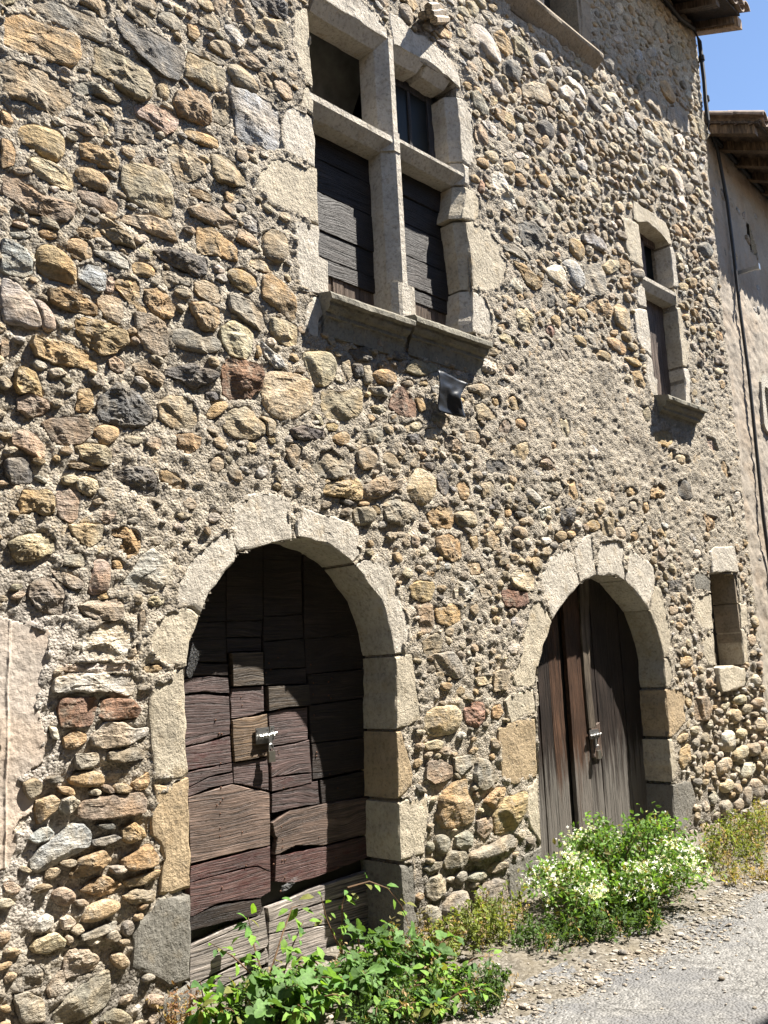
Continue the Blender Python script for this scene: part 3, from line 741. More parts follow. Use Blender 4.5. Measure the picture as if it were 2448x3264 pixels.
# ---------------------------------------------------------------- materials
def new_mat(name):
    mt = bpy.data.materials.new(name); mt.use_nodes = True; n = mt.node_tree; n.nodes.clear()
    out = n.nodes.new('ShaderNodeOutputMaterial'); b = n.nodes.new('ShaderNodeBsdfPrincipled'); n.links.new(b.outputs[0], out.inputs[0])
    return mt, n, b
class NG:
    def __init__(s, n): s.n = n
    def node(s, t, **k):
        o = s.n.nodes.new(t)
        for a, b in k.items(): setattr(o, a, b)
        return o
    def ln(s, a, b): s.n.links.new(a, b)
    def put(s, sock, v):
        if hasattr(v, 'is_output') or isinstance(v, bpy.types.NodeSocket): s.ln(v, sock)
        else: sock.default_value = v
    def pos(s): return s.node('ShaderNodeNewGeometry').outputs['Position']
    def obj(s): return s.node('ShaderNodeTexCoord').outputs['Object']
    def rnd(s): return s.node('ShaderNodeObjectInfo').outputs['Random']
    def attr(s, nm='Col'): return s.node('ShaderNodeAttribute', attribute_name=nm).outputs['Color']
    def scale(s, v, sc, loc=(0, 0, 0), rot=(0, 0, 0)):
        o = s.node('ShaderNodeMapping'); s.ln(v, o.inputs['Vector']); o.inputs['Scale'].default_value = sc; o.inputs['Location'].default_value = loc; o.inputs['Rotation'].default_value = rot
        return o.outputs[0]
    def noise(s, v, sc, det=4, rough=.55, dist=0.0):
        o = s.node('ShaderNodeTexNoise'); s.ln(v, o.inputs['Vector']); o.inputs['Scale'].default_value = sc; o.inputs['Detail'].default_value = det
        o.inputs['Roughness'].default_value = rough; o.inputs['Distortion'].default_value = dist
        return o.outputs['Fac']
    def voro(s, v, sc, out='Distance', feat='F1'):
        o = s.node('ShaderNodeTexVoronoi', feature=feat); s.ln(v, o.inputs['Vector']); o.inputs['Scale'].default_value = sc
        return o.outputs[out]
    def ramp(s, f, stops):
        o = s.node('ShaderNodeValToRGB'); e = o.color_ramp.elements
        while len(e) < len(stops): e.new(0.5)
        for i, (p, c) in enumerate(stops):
            e[i].position = p; e[i].color = (c, c, c, 1) if not isinstance(c, (tuple, list)) else (*c, 1)
        s.ln(f, o.inputs[0]); return o.outputs[0]
    def mix(s, f, a, b, mode='MIX'):
        o = s.node('ShaderNodeMix', data_type='RGBA', blend_type=mode)
        s.put(o.inputs[0], f)
        for i, v in ((6, a), (7, b)):
            s.put(o.inputs[i], (*v, 1) if isinstance(v, tuple) and len(v) == 3 else v)
        return o.outputs[2]
    def math(s, op, a, b=0.0):
        o = s.node('ShaderNodeMath', operation=op); s.put(o.inputs[0], a); s.put(o.inputs[1], b); return o.outputs[0]
    def bump(s, h, st, dist, nrm=None):
        o = s.node('ShaderNodeBump'); s.ln(h, o.inputs['Height']); o.inputs['Strength'].default_value = st; o.inputs['Distance'].default_value = dist
        if nrm: s.ln(nrm, o.inputs['Normal'])
        return o.outputs[0]

def stone_material():
    mt, n, b = new_mat('stone'); g = NG(n); p = g.pos()
    n1 = g.noise(p, 11, 6, .62); n2 = g.noise(p, 55, 5, .6); n3 = g.noise(p, 3.0, 3, .5)
    st = g.noise(g.scale(p, (6, 6, 45), rot=(0, .35, 0)), 1.0, 4, .6, .6)
    c = g.attr()
    c = g.mix(1.0, c, g.ramp(n1, [(.28, .50), (.5, 1.0), (.72, 1.42)]), 'MULTIPLY')
    c = g.mix(1.0, c, g.ramp(n2, [(.3, .74), (.5, 1.0), (.75, 1.28)]), 'MULTIPLY')
    c = g.mix(1.0, c, g.ramp(st, [(.3, .78), (.5, 1.0), (.7, 1.2)]), 'MULTIPLY')
    c = g.mix(g.ramp(g.noise(p, 6.5, 4, .6), [(.42, 0.0), (.62, .55)]), c, g.mix(1.0, c, (1.22, .98, .68), 'MULTIPLY'))     # iron-stained patches
    c = g.mix(g.ramp(g.noise(p, 8.0, 4, .6, .4), [(.52, 0.0), (.70, .45)]), c, g.mix(1.0, c, (.62, .64, .66), 'MULTIPLY'))  # grey weathered patches
    c = g.mix(g.ramp(g.noise(p, 14, 6, .7), [(.52, 0.0), (.66, .72)]), c, (.315, .275, .215))          # lime smears left by the mortar
    c = g.mix(g.ramp(g.noise(p, 7.3, 5, .7), [(.62, 0.0), (.78, .38)]), c, (.20, .115, .05))  # rust-coloured veins
    g.ln(c, b.inputs['Base Color']); b.inputs['Roughness'].default_value = .88; b.inputs['Specular IOR Level'].default_value = .28
    h = g.math('ADD', g.math('MULTIPLY', n1, .9), g.math('ADD', g.math('MULTIPLY', n2, .55), g.math('MULTIPLY', st, .6)))
    g.ln(g.bump(g.noise(p, 130, 5, .65), .7, .006, g.bump(h, 1.0, .030)), b.inputs['Normal'])
    return mt
def mortar_material():
    mt, n, b = new_mat('mortar'); g = NG(n); p = g.pos()
    n1 = g.noise(p, 2.2, 5, .6); n2 = g.noise(p, 26, 6, .65); vo = g.voro(p, 75, 'Color'); vd = g.voro(p, 75)
    c = g.attr()
    c = g.mix(1.0, c, g.ramp(n1, [(.3, .66), (.5, 1.0), (.72, 1.25)]), 'MULTIPLY')
    c = g.mix(g.ramp(g.noise(p, 4.6, 5, .65, .3), [(.50, 0.0), (.66, .6)]), c, g.mix(1.0, c, (.70, .68, .66), 'MULTIPLY'))
    c = g.mix(g.ramp(g.noise(p, 5.5, 5, .65), [(.56, 0.0), (.70, .55)]), c, g.mix(1.0, c, (1.25, 1.05, .78), 'MULTIPLY'))
    c = g.mix(1.0, c, g.ramp(n2, [(.28, .60), (.5, 1.0), (.74, 1.32)]), 'MULTIPLY')
    grit = g.node('ShaderNodeSeparateColor'); g.ln(vo, grit.inputs[0])
    c = g.mix(g.ramp(grit.outputs[0], [(.66, 0.0), (.74, .6)]), c, g.mix(grit.outputs[1], (.10, .085, .07), (.42, .39, .34)))
    g.ln(c, b.inputs['Base Color']); b.inputs['Roughness'].default_value = .95; b.inputs['Specular IOR Level'].default_value = .15
    h = g.math('SUBTRACT', g.math('MULTIPLY', n2, 1.3), g.math('MULTIPLY', vd, .55))
    g.ln(g.bump(g.noise(p, 190, 4, .7), .7, .004, g.bump(h, 1.0, .020)), b.inputs['Normal'])
    return mt
def ashlar_material(name='dressed_stone', pit=1.0):
    mt, n, b = new_mat(name); g = NG(n); p = g.pos()
    n1 = g.noise(p, 5, 5, .6); n2 = g.noise(p, 42, 6, .68); n3 = g.noise(g.scale(p, (60, 60, 24)), 1.0, 4, .6)
    c = g.attr()
    c = g.mix(1.0, c, g.ramp(n1, [(.3, .76), (.52, 1.0), (.74, 1.14)]), 'MULTIPLY')
    c = g.mix(1.0, c, g.ramp(n2, [(.30, .56), (.48, 1.0), (.75, 1.14)]), 'MULTIPLY')
    c = g.mix(g.ramp(g.noise(p, 8.5, 4, .65), [(.56, 0.0), (.74, .5)]), c, g.mix(1.0, c, (1.0, .80, .52), 'MULTIPLY'))
    c = g.mix(g.ramp(g.noise(p, 17, 5, .7), [(.57, 0.0), (.70, .55)]), c, (.16, .148, .125))
    c = g.mix(g.ramp(g.noise(g.scale(p, (9, 9, 1.6)), 1.0, 4, .6), [(.54, 0.0), (.72, .40)]), c, g.mix(1.0, c, (.62, .58, .50), 'MULTIPLY'))   # rain streaks
    g.ln(c, b.inputs['Base Color']); b.inputs['Roughness'].default_value = .92; b.inputs['Specular IOR Level'].default_value = .2
    h = g.math('ADD', g.math('MULTIPLY', n2, .8), g.math('MULTIPLY', n3, .55))
    g.ln(g.bump(g.noise(p, 170, 3, .6), .45, .003, g.bump(h, 1.0 * pit, .018)), b.inputs['Normal'])
    return mt
def wood_material(name, vertical=False, red=False, bleach=False):
    mt, n, b = new_mat(name); g = NG(n); p = g.obj()
    off = g.node('ShaderNodeVectorMath', operation='ADD'); g.ln(p, off.inputs[0])
    cb = g.node('ShaderNodeCombineXYZ')
    for i in range(3): g.ln(g.math('MULTIPLY', g.rnd(), 9.0 + 3 * i), cb.inputs[i])
    g.ln(cb.outputs[0], off.inputs[1]); q = off.outputs[0]
    warp = g.node('ShaderNodeTexNoise'); g.ln(q, warp.inputs['Vector']); warp.inputs['Scale'].default_value = 3.2; warp.inputs['Detail'].default_value = 2
    wv = g.node('ShaderNodeVectorMath', operation='MULTIPLY_ADD'); g.ln(warp.outputs['Color'], wv.inputs[0])
    wv.inputs[1].default_value = (.04, .02, .028) if not vertical else (.03, .02, .06); g.ln(q, wv.inputs[2])
    vk = g.node('ShaderNodeTexVoronoi'); g.ln(g.scale(wv.outputs[0], (2.1, 1.0, 4.6) if not vertical else (5.0, 1.0, 1.7)), vk.inputs['Vector']); vk.inputs['Scale'].default_value = 1.0; vk.inputs['Randomness'].default_value = 1.0
    kn = g.math('POWER', g.math('MAXIMUM', g.math('SUBTRACT', 1.0, g.math('MULTIPLY', vk.outputs['Distance'], 2.1)), 0.0), 1.6)
    kv = g.node('ShaderNodeCombineXYZ'); g.ln(g.math('MULTIPLY', kn, .055 if not vertical else .0), kv.inputs[2]); g.ln(g.math('MULTIPLY', kn, .0 if not vertical else .012), kv.inputs[0])
    wk = g.node('ShaderNodeVectorMath', operation='ADD'); g.ln(wv.outputs[0], wk.inputs[0]); g.ln(kv.outputs[0], wk.inputs[1]); wv = wk
    sc = (2.6, 30, 105) if not vertical else (95, 30, 1.8)
    sc2 = (9, 60, 300) if not vertical else (280, 60, 6)
    fine = g.noise(g.scale(wv.outputs[0], sc), 1.0, 5, .62); hair = g.noise(g.scale(wv.outputs[0], sc2), 1.0, 3, .6)
    big = g.noise(q, 3.5, 4, .6)
    c = g.attr()
    c = g.mix(1.0, c, g.ramp(fine, [(.30, .30), (.45, .78), (.56, 1.12), (.72, 2.0)]), 'MULTIPLY')
    c = g.mix(1.0, c, g.ramp(hair, [(.3, .6), (.5, 1.0), (.7, 1.5)]), 'MULTIPLY')
    c = g.mix(1.0, c, g.ramp(big, [(.3, .65), (.5, 1.0), (.72, 1.5)]), 'MULTIPLY')
    c = g.mix(g.ramp(kn, [(.70, 0.0), (.95, .75)]), c, g.mix(1.0, c, (.40, .34, .30), 'MULTIPLY'))
    if red: c = g.mix(g.ramp(g.noise(g.scale(q, (9, 9, 34)), 1.0, 5, .65), [(.50, 0.0), (.62, .65)]), c, (.055, .015, .013))
    if bleach:
        z = g.node('ShaderNodeSeparateXYZ'); g.ln(g.pos(), z.inputs[0])
        lim = g.math('ADD', z.outputs[2], g.math('MULTIPLY', g.math('SUBTRACT', g.noise(g.scale(q, (24, 9, 1.6)), 1.0, 4, .6), .5), 1.7))
        c = g.mix(g.ramp(g.math('MULTIPLY', lim, .5), [(.24, .85), (.42, 0.0)]), c, g.mix(fine, (.022, .019, .017), (.25, .232, .205)))
    g.ln(c, b.inputs['Base Color']); b.inputs['Roughness'].default_value = .60; b.inputs['Specular IOR Level'].default_value = .32
    h = g.math('ADD', g.math('MULTIPLY', g.ramp(fine, [(.33, 0.0), (.47, .8), (.75, 1.0)]), 1.0), g.math('MULTIPLY', hair, .5))
    g.ln(g.bump(h, .8, .009), b.inputs['Normal'])
    return mt
def flat_material(name, colr, rough=.8, metal=0.0, var=.25, sc=30, bump=.3, spec=.4):
    mt, n, b = new_mat(name); g = NG(n); p = g.pos()
    k = g.noise(p, sc, 5, .6)
    c = g.mix(1.0, (*colr, 1), g.ramp(k, [(.3, 1 - var), (.7, 1 + var)]), 'MULTIPLY')
    g.ln(c, b.inputs['Base Color']); b.inputs['Roughness'].default_value = rough; b.inputs['Metallic'].default_value = metal; b.inputs['Specular IOR Level'].default_value = spec
    if bump: g.ln(g.bump(k, bump, .01), b.inputs['Normal'])
    return mt
def leaf_material(name, rough=.62, transl=.38):
    mt, n, b = new_mat(name); g = NG(n)
    k = g.noise(g.pos(), 60, 3, .6)
    c = g.mix(1.0, g.attr(), g.ramp(k, [(.3, .75), (.7, 1.25)]), 'MULTIPLY')
    g.ln(c, b.inputs['Base Color']); b.inputs['Roughness'].default_value = rough; b.inputs['Specular IOR Level'].default_value = .2
    tr = g.node('ShaderNodeBsdfTranslucent'); g.ln(g.mix(1.0, c, (1.5, 1.5, .6), 'MULTIPLY'), tr.inputs['Color'])
    ms = g.node('ShaderNodeMixShader'); ms.inputs[0].default_value = transl
    g.ln(b.outputs[0], ms.inputs[1]); g.ln(tr.outputs[0], ms.inputs[2])
    out = [x for x in n.nodes if x.type == 'OUTPUT_MATERIAL'][0]; g.ln(ms.outputs[0], out.inputs[0])
    return mt
def plaster_material():
    mt, n, b = new_mat('plaster'); g = NG(n); p = g.pos()
    n1 = g.noise(p, 2.5, 5, .6); n2 = g.noise(p, 34, 5, .65)
    c = g.attr()
    c = g.mix(g.ramp(g.noise(p, 2.7, 4, .5), [(.45, 0.0), (.62, .5)]), c, g.mix(1.0, c, (1.08, .94, .80), 'MULTIPLY'))
    c = g.mix(g.ramp(g.noise(p, 4.1, 5, .65), [(.54, 0.0), (.68, .5)]), c, g.mix(1.0, c, (.66, .64, .62), 'MULTIPLY'))
    c = g.mix(1.0, c, g.ramp(n1, [(.3, .82), (.7, 1.12)]), 'MULTIPLY')
    c = g.mix(1.0, c, g.ramp(n2, [(.3, .86), (.7, 1.1)]), 'MULTIPLY')
    g.ln(c, b.inputs['Base Color']); b.inputs['Roughness'].default_value = .93
    g.ln(g.bump(g.noise(p, 120, 4, .65), .5, .004, g.bump(n2, .55, .012)), b.inputs['Normal'])
    return mt
def road_material():
    mt, n, b = new_mat('old_asphalt'); g = NG(n); p = g.pos()
    n1 = g.noise(p, 1.3, 4, .55); vo = g.voro(g.scale(p, (1, 1.3, 1)), 58, 'Color'); vd = g.voro(g.scale(p, (1, 1.3, 1)), 58); n2 = g.noise(p, 20, 6, .65)
    s = g.node('ShaderNodeSeparateColor'); g.ln(vo, s.inputs[0])
    c = g.mix(s.outputs[0], (.080, .078, .073), (.225, .218, .204))
    c = g.mix(g.ramp(n2, [(.35, .6), (.6, 0.0)]), c, (.10, .097, .09))
    c = g.mix(g.ramp(n1, [(.50, 0.0), (.58, .65)]), c, (.088, .088, .090))
    ck = g.noise(p, 1.7, 4, .6, .6); c = g.mix(g.ramp(g.math('ABSOLUTE', g.math('SUBTRACT', ck, .5)), [(.0, .8), (.010, 0.0)]), c, (.03, .028, .025))
    g.ln(c, b.inputs['Base Color']); b.inputs['Roughness'].default_value = .9
    h = g.math('SUBTRACT', g.math('MULTIPLY', n2, .8), g.math('MULTIPLY', vd, .9))
    g.ln(g.bump(h, .9, .014), b.inputs['Normal'])
    return mt
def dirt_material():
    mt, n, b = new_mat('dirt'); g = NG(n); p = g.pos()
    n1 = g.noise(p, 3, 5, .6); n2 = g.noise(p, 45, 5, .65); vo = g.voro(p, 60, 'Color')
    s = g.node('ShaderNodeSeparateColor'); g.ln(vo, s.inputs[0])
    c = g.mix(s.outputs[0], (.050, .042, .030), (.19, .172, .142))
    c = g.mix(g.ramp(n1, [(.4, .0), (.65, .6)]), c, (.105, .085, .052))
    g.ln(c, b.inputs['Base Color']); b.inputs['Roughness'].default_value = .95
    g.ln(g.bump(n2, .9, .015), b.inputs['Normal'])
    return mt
MAT = dict(stone=stone_material(), mortar=mortar_material(), ashlar=ashlar_material(), plank=wood_material('plank_wood'),
           plank_red=wood_material('painted_plank_wood', red=True), plank_v=wood_material('weathered_upright_wood', True, bleach=True),
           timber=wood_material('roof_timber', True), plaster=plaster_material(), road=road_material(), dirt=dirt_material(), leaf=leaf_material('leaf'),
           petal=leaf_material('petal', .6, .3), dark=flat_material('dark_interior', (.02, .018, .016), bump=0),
           room=flat_material('grey_board', (.10, .10, .09), var=.4, sc=6, bump=0), tile=flat_material('roof_tile', (.20, .145, .105), var=.6, sc=11),
           cable=flat_material('black_cable', (.012, .012, .012), .55, var=.1, bump=0), steel=flat_material('galvanised_steel', (.36, .36, .35), .42, 1.0, .1, 60, .05),
           brass=flat_material('dull_brass', (.42, .40, .34), .38, 1.0, .1, 60, .05), plastic=flat_material('black_plastic', (.022, .023, .025), .28, var=.1, bump=.1),
           dead=flat_material('dead_stalk', (.24, .15, .085), .9, var=.3, sc=50), rust=flat_material('rusty_iron', (.10, .045, .025), .8, var=.4, sc=80, bump=.2))
mt, n, b = new_mat('window_glass'); b.inputs['Base Color'].default_value = (.012, .014, .014, 1); b.inputs['Roughness'].default_value = .35; b.inputs['Specular IOR Level'].default_value = .12; MAT['glass'] = mt
mt, n, b = new_mat('cobweb'); b.inputs['Base Color'].default_value = (.85, .85, .85, 1); b.inputs['Roughness'].default_value = .7
g = NG(n); tr = g.node('ShaderNodeBsdfTransparent'); ms = g.node('ShaderNodeMixShader'); g.ln(g.ramp(g.noise(g.scale(g.pos(), (40, 40, 160), rot=(0, .6, 0)), 1, 4, .7), [(.45, .0), (.90, .38)]), ms.inputs[0]); g.ln(tr.outputs[0], ms.inputs[1]); g.ln(b.outputs[0], ms.inputs[2])
g.ln(ms.outputs[0], [x for x in n.nodes if x.type == 'OUTPUT_MATERIAL'][0].inputs[0]); MAT['cobweb'] = mt

COL = dict(t=(.235, .195, .142), o=(.275, .200, .112), y=(.325, .280, .196), g=(.205, .190, .160), k=(.085, .086, .088), b=(.275, .282, .285), v=(.255, .236, .215),
           p=(.280, .222, .172), r=(.165, .100, .072), m=(.190, .150, .120), w=(.40, .375, .33))
BCOL = dict(w=(.44, .40, .335), y=(.41, .36, .275), o=(.345, .265, .168), g=(.165, .155, .133), t=(.26, .215, .16))

# ---------------------------------------------------------------- the setting: ground, road
def sheet(x0, x1, y0, y1, nx, ny, fz):
    xs = np.linspace(x0, x1, nx); ys = np.linspace(y0, y1, ny); X, Y = np.meshgrid(xs, ys)
    v = np.stack([X.ravel(), Y.ravel(), fz(X, Y).ravel()], 1)
    f = [(j * nx + i, j * nx + i + 1, (j + 1) * nx + i + 1, (j + 1) * nx + i) for j in range(ny - 1) for i in range(nx - 1)]
    return v, f
v, f = sheet(-120, 240, -150, 150, 2, 2, lambda X, Y: X * 0 - .12)
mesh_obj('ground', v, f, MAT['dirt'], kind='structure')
def road_edge(X): return -1.22 - .16 * vnoise(X * 1.3, 0, 0, 3) - .07 * vnoise(X * 6, 0, 0, 4)
def road_z(X, Y):
    e = np.clip((road_edge(X) - Y) / .25, 0, 1)
    return -.02 + .03 * e * e * (3 - 2 * e) + .008 * fbm(X * 2, Y * 2, 0, 4, 9) + .0045 * vnoise(X * 34, Y * 40, 0, 5)
v, f = sheet(2.2, 14, -3.2, -1.0, 760, 170, road_z); mb = MB(); mb.add(v, f); v2, f2 = sheet(-40, 60, -5.2, -3.2, 60, 4, road_z); mb.add(v2, f2); v2, f2 = sheet(14, 60, -3.2, -1.0, 60, 8, road_z); mb.add(v2, f2); v, f = np.vstack(mb.v), mb.f; mesh_obj('road', v, f, MAT['road'], kind='structure', smooth=True)
def verge_z(X, Y):
    up = np.clip((Y + 1.25) / 1.2, 0, 1)
    return -.012 - .004 * up + .022 * fbm(X * 4, Y * 4, 0, 5, 21) + .008 * vnoise(X * 30, Y * 30, 0, 22) - .03 * np.clip((-1.25 - Y) / .3, 0, 1)
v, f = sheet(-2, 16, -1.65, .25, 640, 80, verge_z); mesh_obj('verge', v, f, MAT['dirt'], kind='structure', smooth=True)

# ---------------------------------------------------------------- the stone house: shell, mortar, stones
house = empty('stone_house', (5.0, 0, 0), label='old rubble stone house with two arched doorways and a cross mullioned window', cat='house')
def edge_x(z): return np.interp(z, [0, 2, 5, 7, 9.3], [9.82, 9.83, 9.86, 9.94, 10.06])
blocks = []
for l in BLOCKS.split('\n'):
    gname, nm, c, pts = l.split('|'); blocks.append((gname, nm, c, P(pts)))
stones = []
for l in STONES.split('\n'):
    t, pts = l.split(' ', 1); q_ = P(pts); c_ = q_.mean(0); stones.append((t[0], 'f' if t[1] == 'r' and c_[0] < 6.0 and int(c_[0] * 9973 + c_[1] * 7919) % 5 < 2 else t[1], c_ + (q_ - c_) * 1.03))
arch1, arch2 = P(EXTRA['d1arch']), P(EXTRA['d2arch'])
open_d1 = np.vstack([[2.62, -.4], arch1, [4.17, -.4]]); open_d2 = np.vstack([[5.60, -.4], [5.62, .6], arch2, [7.62, .8], [7.60, -.4]])
OPEN = [open_d1, open_d2, np.array([[3.68, 3.96], [5.25, 4.02], [5.25, 6.16], [3.68, 6.13]]), np.array([[8.05, 4.02], [8.73, 4.02], [8.72, 5.94], [8.05, 5.98]]),
        np.array([[8.74, 1.42], [9.40, 1.42], [9.42, 2.36], [8.79, 2.36]]), np.array([[6.60, 7.44], [7.29, 7.46], [7.29, 8.9], [6.60, 8.9]])]
GX0, GZ0, GR = -.5, -.5, .01
GW, GH = 1080, 1000
def raster(poly, shrink=1.0):
    c = poly.mean(0); q = c + (poly - c) * shrink
    i0, j0 = np.floor((q.min(0) - [GX0, GZ0]) / GR).astype(int) - 1; i1, j1 = np.ceil((q.max(0) - [GX0, GZ0]) / GR).astype(int) + 2
    i0, j0, i1, j1 = max(i0, 0), max(j0, 0), min(i1, GW), min(j1, GH)
    if i1 <= i0 or j1 <= j0: return None
    xs = GX0 + GR * np.arange(i0, i1); zs = GZ0 + GR * np.arange(j0, j1); X, Z = np.meshgrid(xs, zs)
    ins = np.zeros(X.shape, bool); n = len(q)
    for a in range(n):
        x1, z1 = q[a]; x2, z2 = q[(a + 1) % n]
        if z1 == z2: continue
        cond = ((z1 > Z) != (z2 > Z)) & (X < (x2 - x1) * (Z - z1) / (z2 - z1) + x1)
        ins ^= cond
    return (slice(j0, j1), slice(i0, i1)), ins
M_STONE = np.zeros((GH, GW), bool); M_BLOCK = np.zeros((GH, GW), bool); M_OPEN = np.zeros((GH, GW), bool)
for q in OPEN:
    r = raster(q)
    if r: M_OPEN[r[0]] |= r[1]
for b_ in blocks:
    r = raster(b_[3])
    if r: M_BLOCK[r[0]] |= r[1]
def area(q): return .5 * abs(np.dot(q[:, 0], np.roll(q[:, 1], 1)) - np.dot(q[:, 1], np.roll(q[:, 0], 1)))
# small stones that fill the spaces between the big ones
FILL = []
M_ALL = M_OPEN | M_BLOCK
for s_ in stones:
    r = raster(s_[2], .99)
    if r: M_ALL[r[0]] |= r[1]
patch = P(EXTRA['patch'])
M_PATCH = np.zeros((GH, GW), bool); r = raster(patch); M_PATCH[r[0]] |= r[1]
M_ALL |= M_PATCH
M_BUSY = M_ALL.copy()
def plain(x, z):                                            # where the old render still covers most of the stones
    a = np.exp(-((x - 6.9) / 1.3) ** 2 - ((z - 3.9) / .45) ** 2) + np.exp(-((x - 6.6) / 1.25) ** 2 - ((z - 3.45) / .55) ** 2) + np.exp(-((x - 8.5) / 1.1) ** 2 - ((z - 3.3) / .6) ** 2) + .8 * np.exp(-((x - 2.75) / .55) ** 2 - ((z - 2.75) / .35) ** 2)
    a += .7 * np.exp(-((x - 9.4) / .7) ** 2 - ((z - 3.6) / 1.2) ** 2)
    return np.clip(a, 0, 1)
def deep(x, z):                                             # where the joints are washed out
    a = np.exp(-((x - 9.3) / .9) ** 2 - ((z - .7) / .8) ** 2) + .7 * np.exp(-((x - 4.75) / .4) ** 2 - ((z - .5) / .5) ** 2) + .7 * np.exp(-((x - 2.15) / .35) ** 2 - ((z - .75) / .6) ** 2) + .6 * np.exp(-((x - 8.4) / 1.5) ** 2 - ((z - 5.9) / 1.2) ** 2)
    return np.clip(a, 0, 1)
pal = 'ttttooyyggkbwwp'
for size, tries in ((.15, 2500), (.11, 5000), (.085, 7000), (.062, 6000), (.046, 3000)):
    for k in range(tries):
        x = RNG.uniform(1.5, 9.95); z = RNG.uniform(.0, 9.1)
        if size > .10 and x < 5.3: continue
        if size < .06 and RNG.random() < .5: continue
        pj = proj((x, 0, z))
        if not (-200 < pj[0] < 2650 and -250 < pj[1] < 3450): continue
        if x > edge_x(z) - size * .4: continue
        if RNG.random() < plain(x, z) * .93: continue
        ra = size * RNG.uniform(.50, .72); rb = ra * RNG.uniform(.38, .75)
        i, j = int((x - GX0) / GR), int((z - GZ0) / GR); e = max(1, int(ra * .72 / GR)); e2 = max(1, int(rb * .9 / GR))
        if M_ALL[max(j - e2, 0):j + e2 + 1, max(i - e, 0):i + e + 1].any(): continue
        th = RNG.normal(0, .28); nn = RNG.integers(6, 10); an = np.sort(np.linspace(0, 2 * np.pi, nn, endpoint=False) + RNG.uniform(-.3, .3, nn))
        rr = RNG.uniform(.82, 1.12, nn)
        ex, ez = ra * np.cos(an) * rr, rb * np.sin(an) * rr
        q = np.stack([x + ex * np.cos(th) - ez * np.sin(th), z + ex * np.sin(th) + ez * np.cos(th)], 1)
        r = raster(q, 1.02); M_ALL[r[0]] |= r[1]
        FILL.append((pal[RNG.integers(len(pal))], 'r' if RNG.random() < (.35 if x > 5.2 else .06) else ('c' if RNG.random() < .7 else 'f'), q))

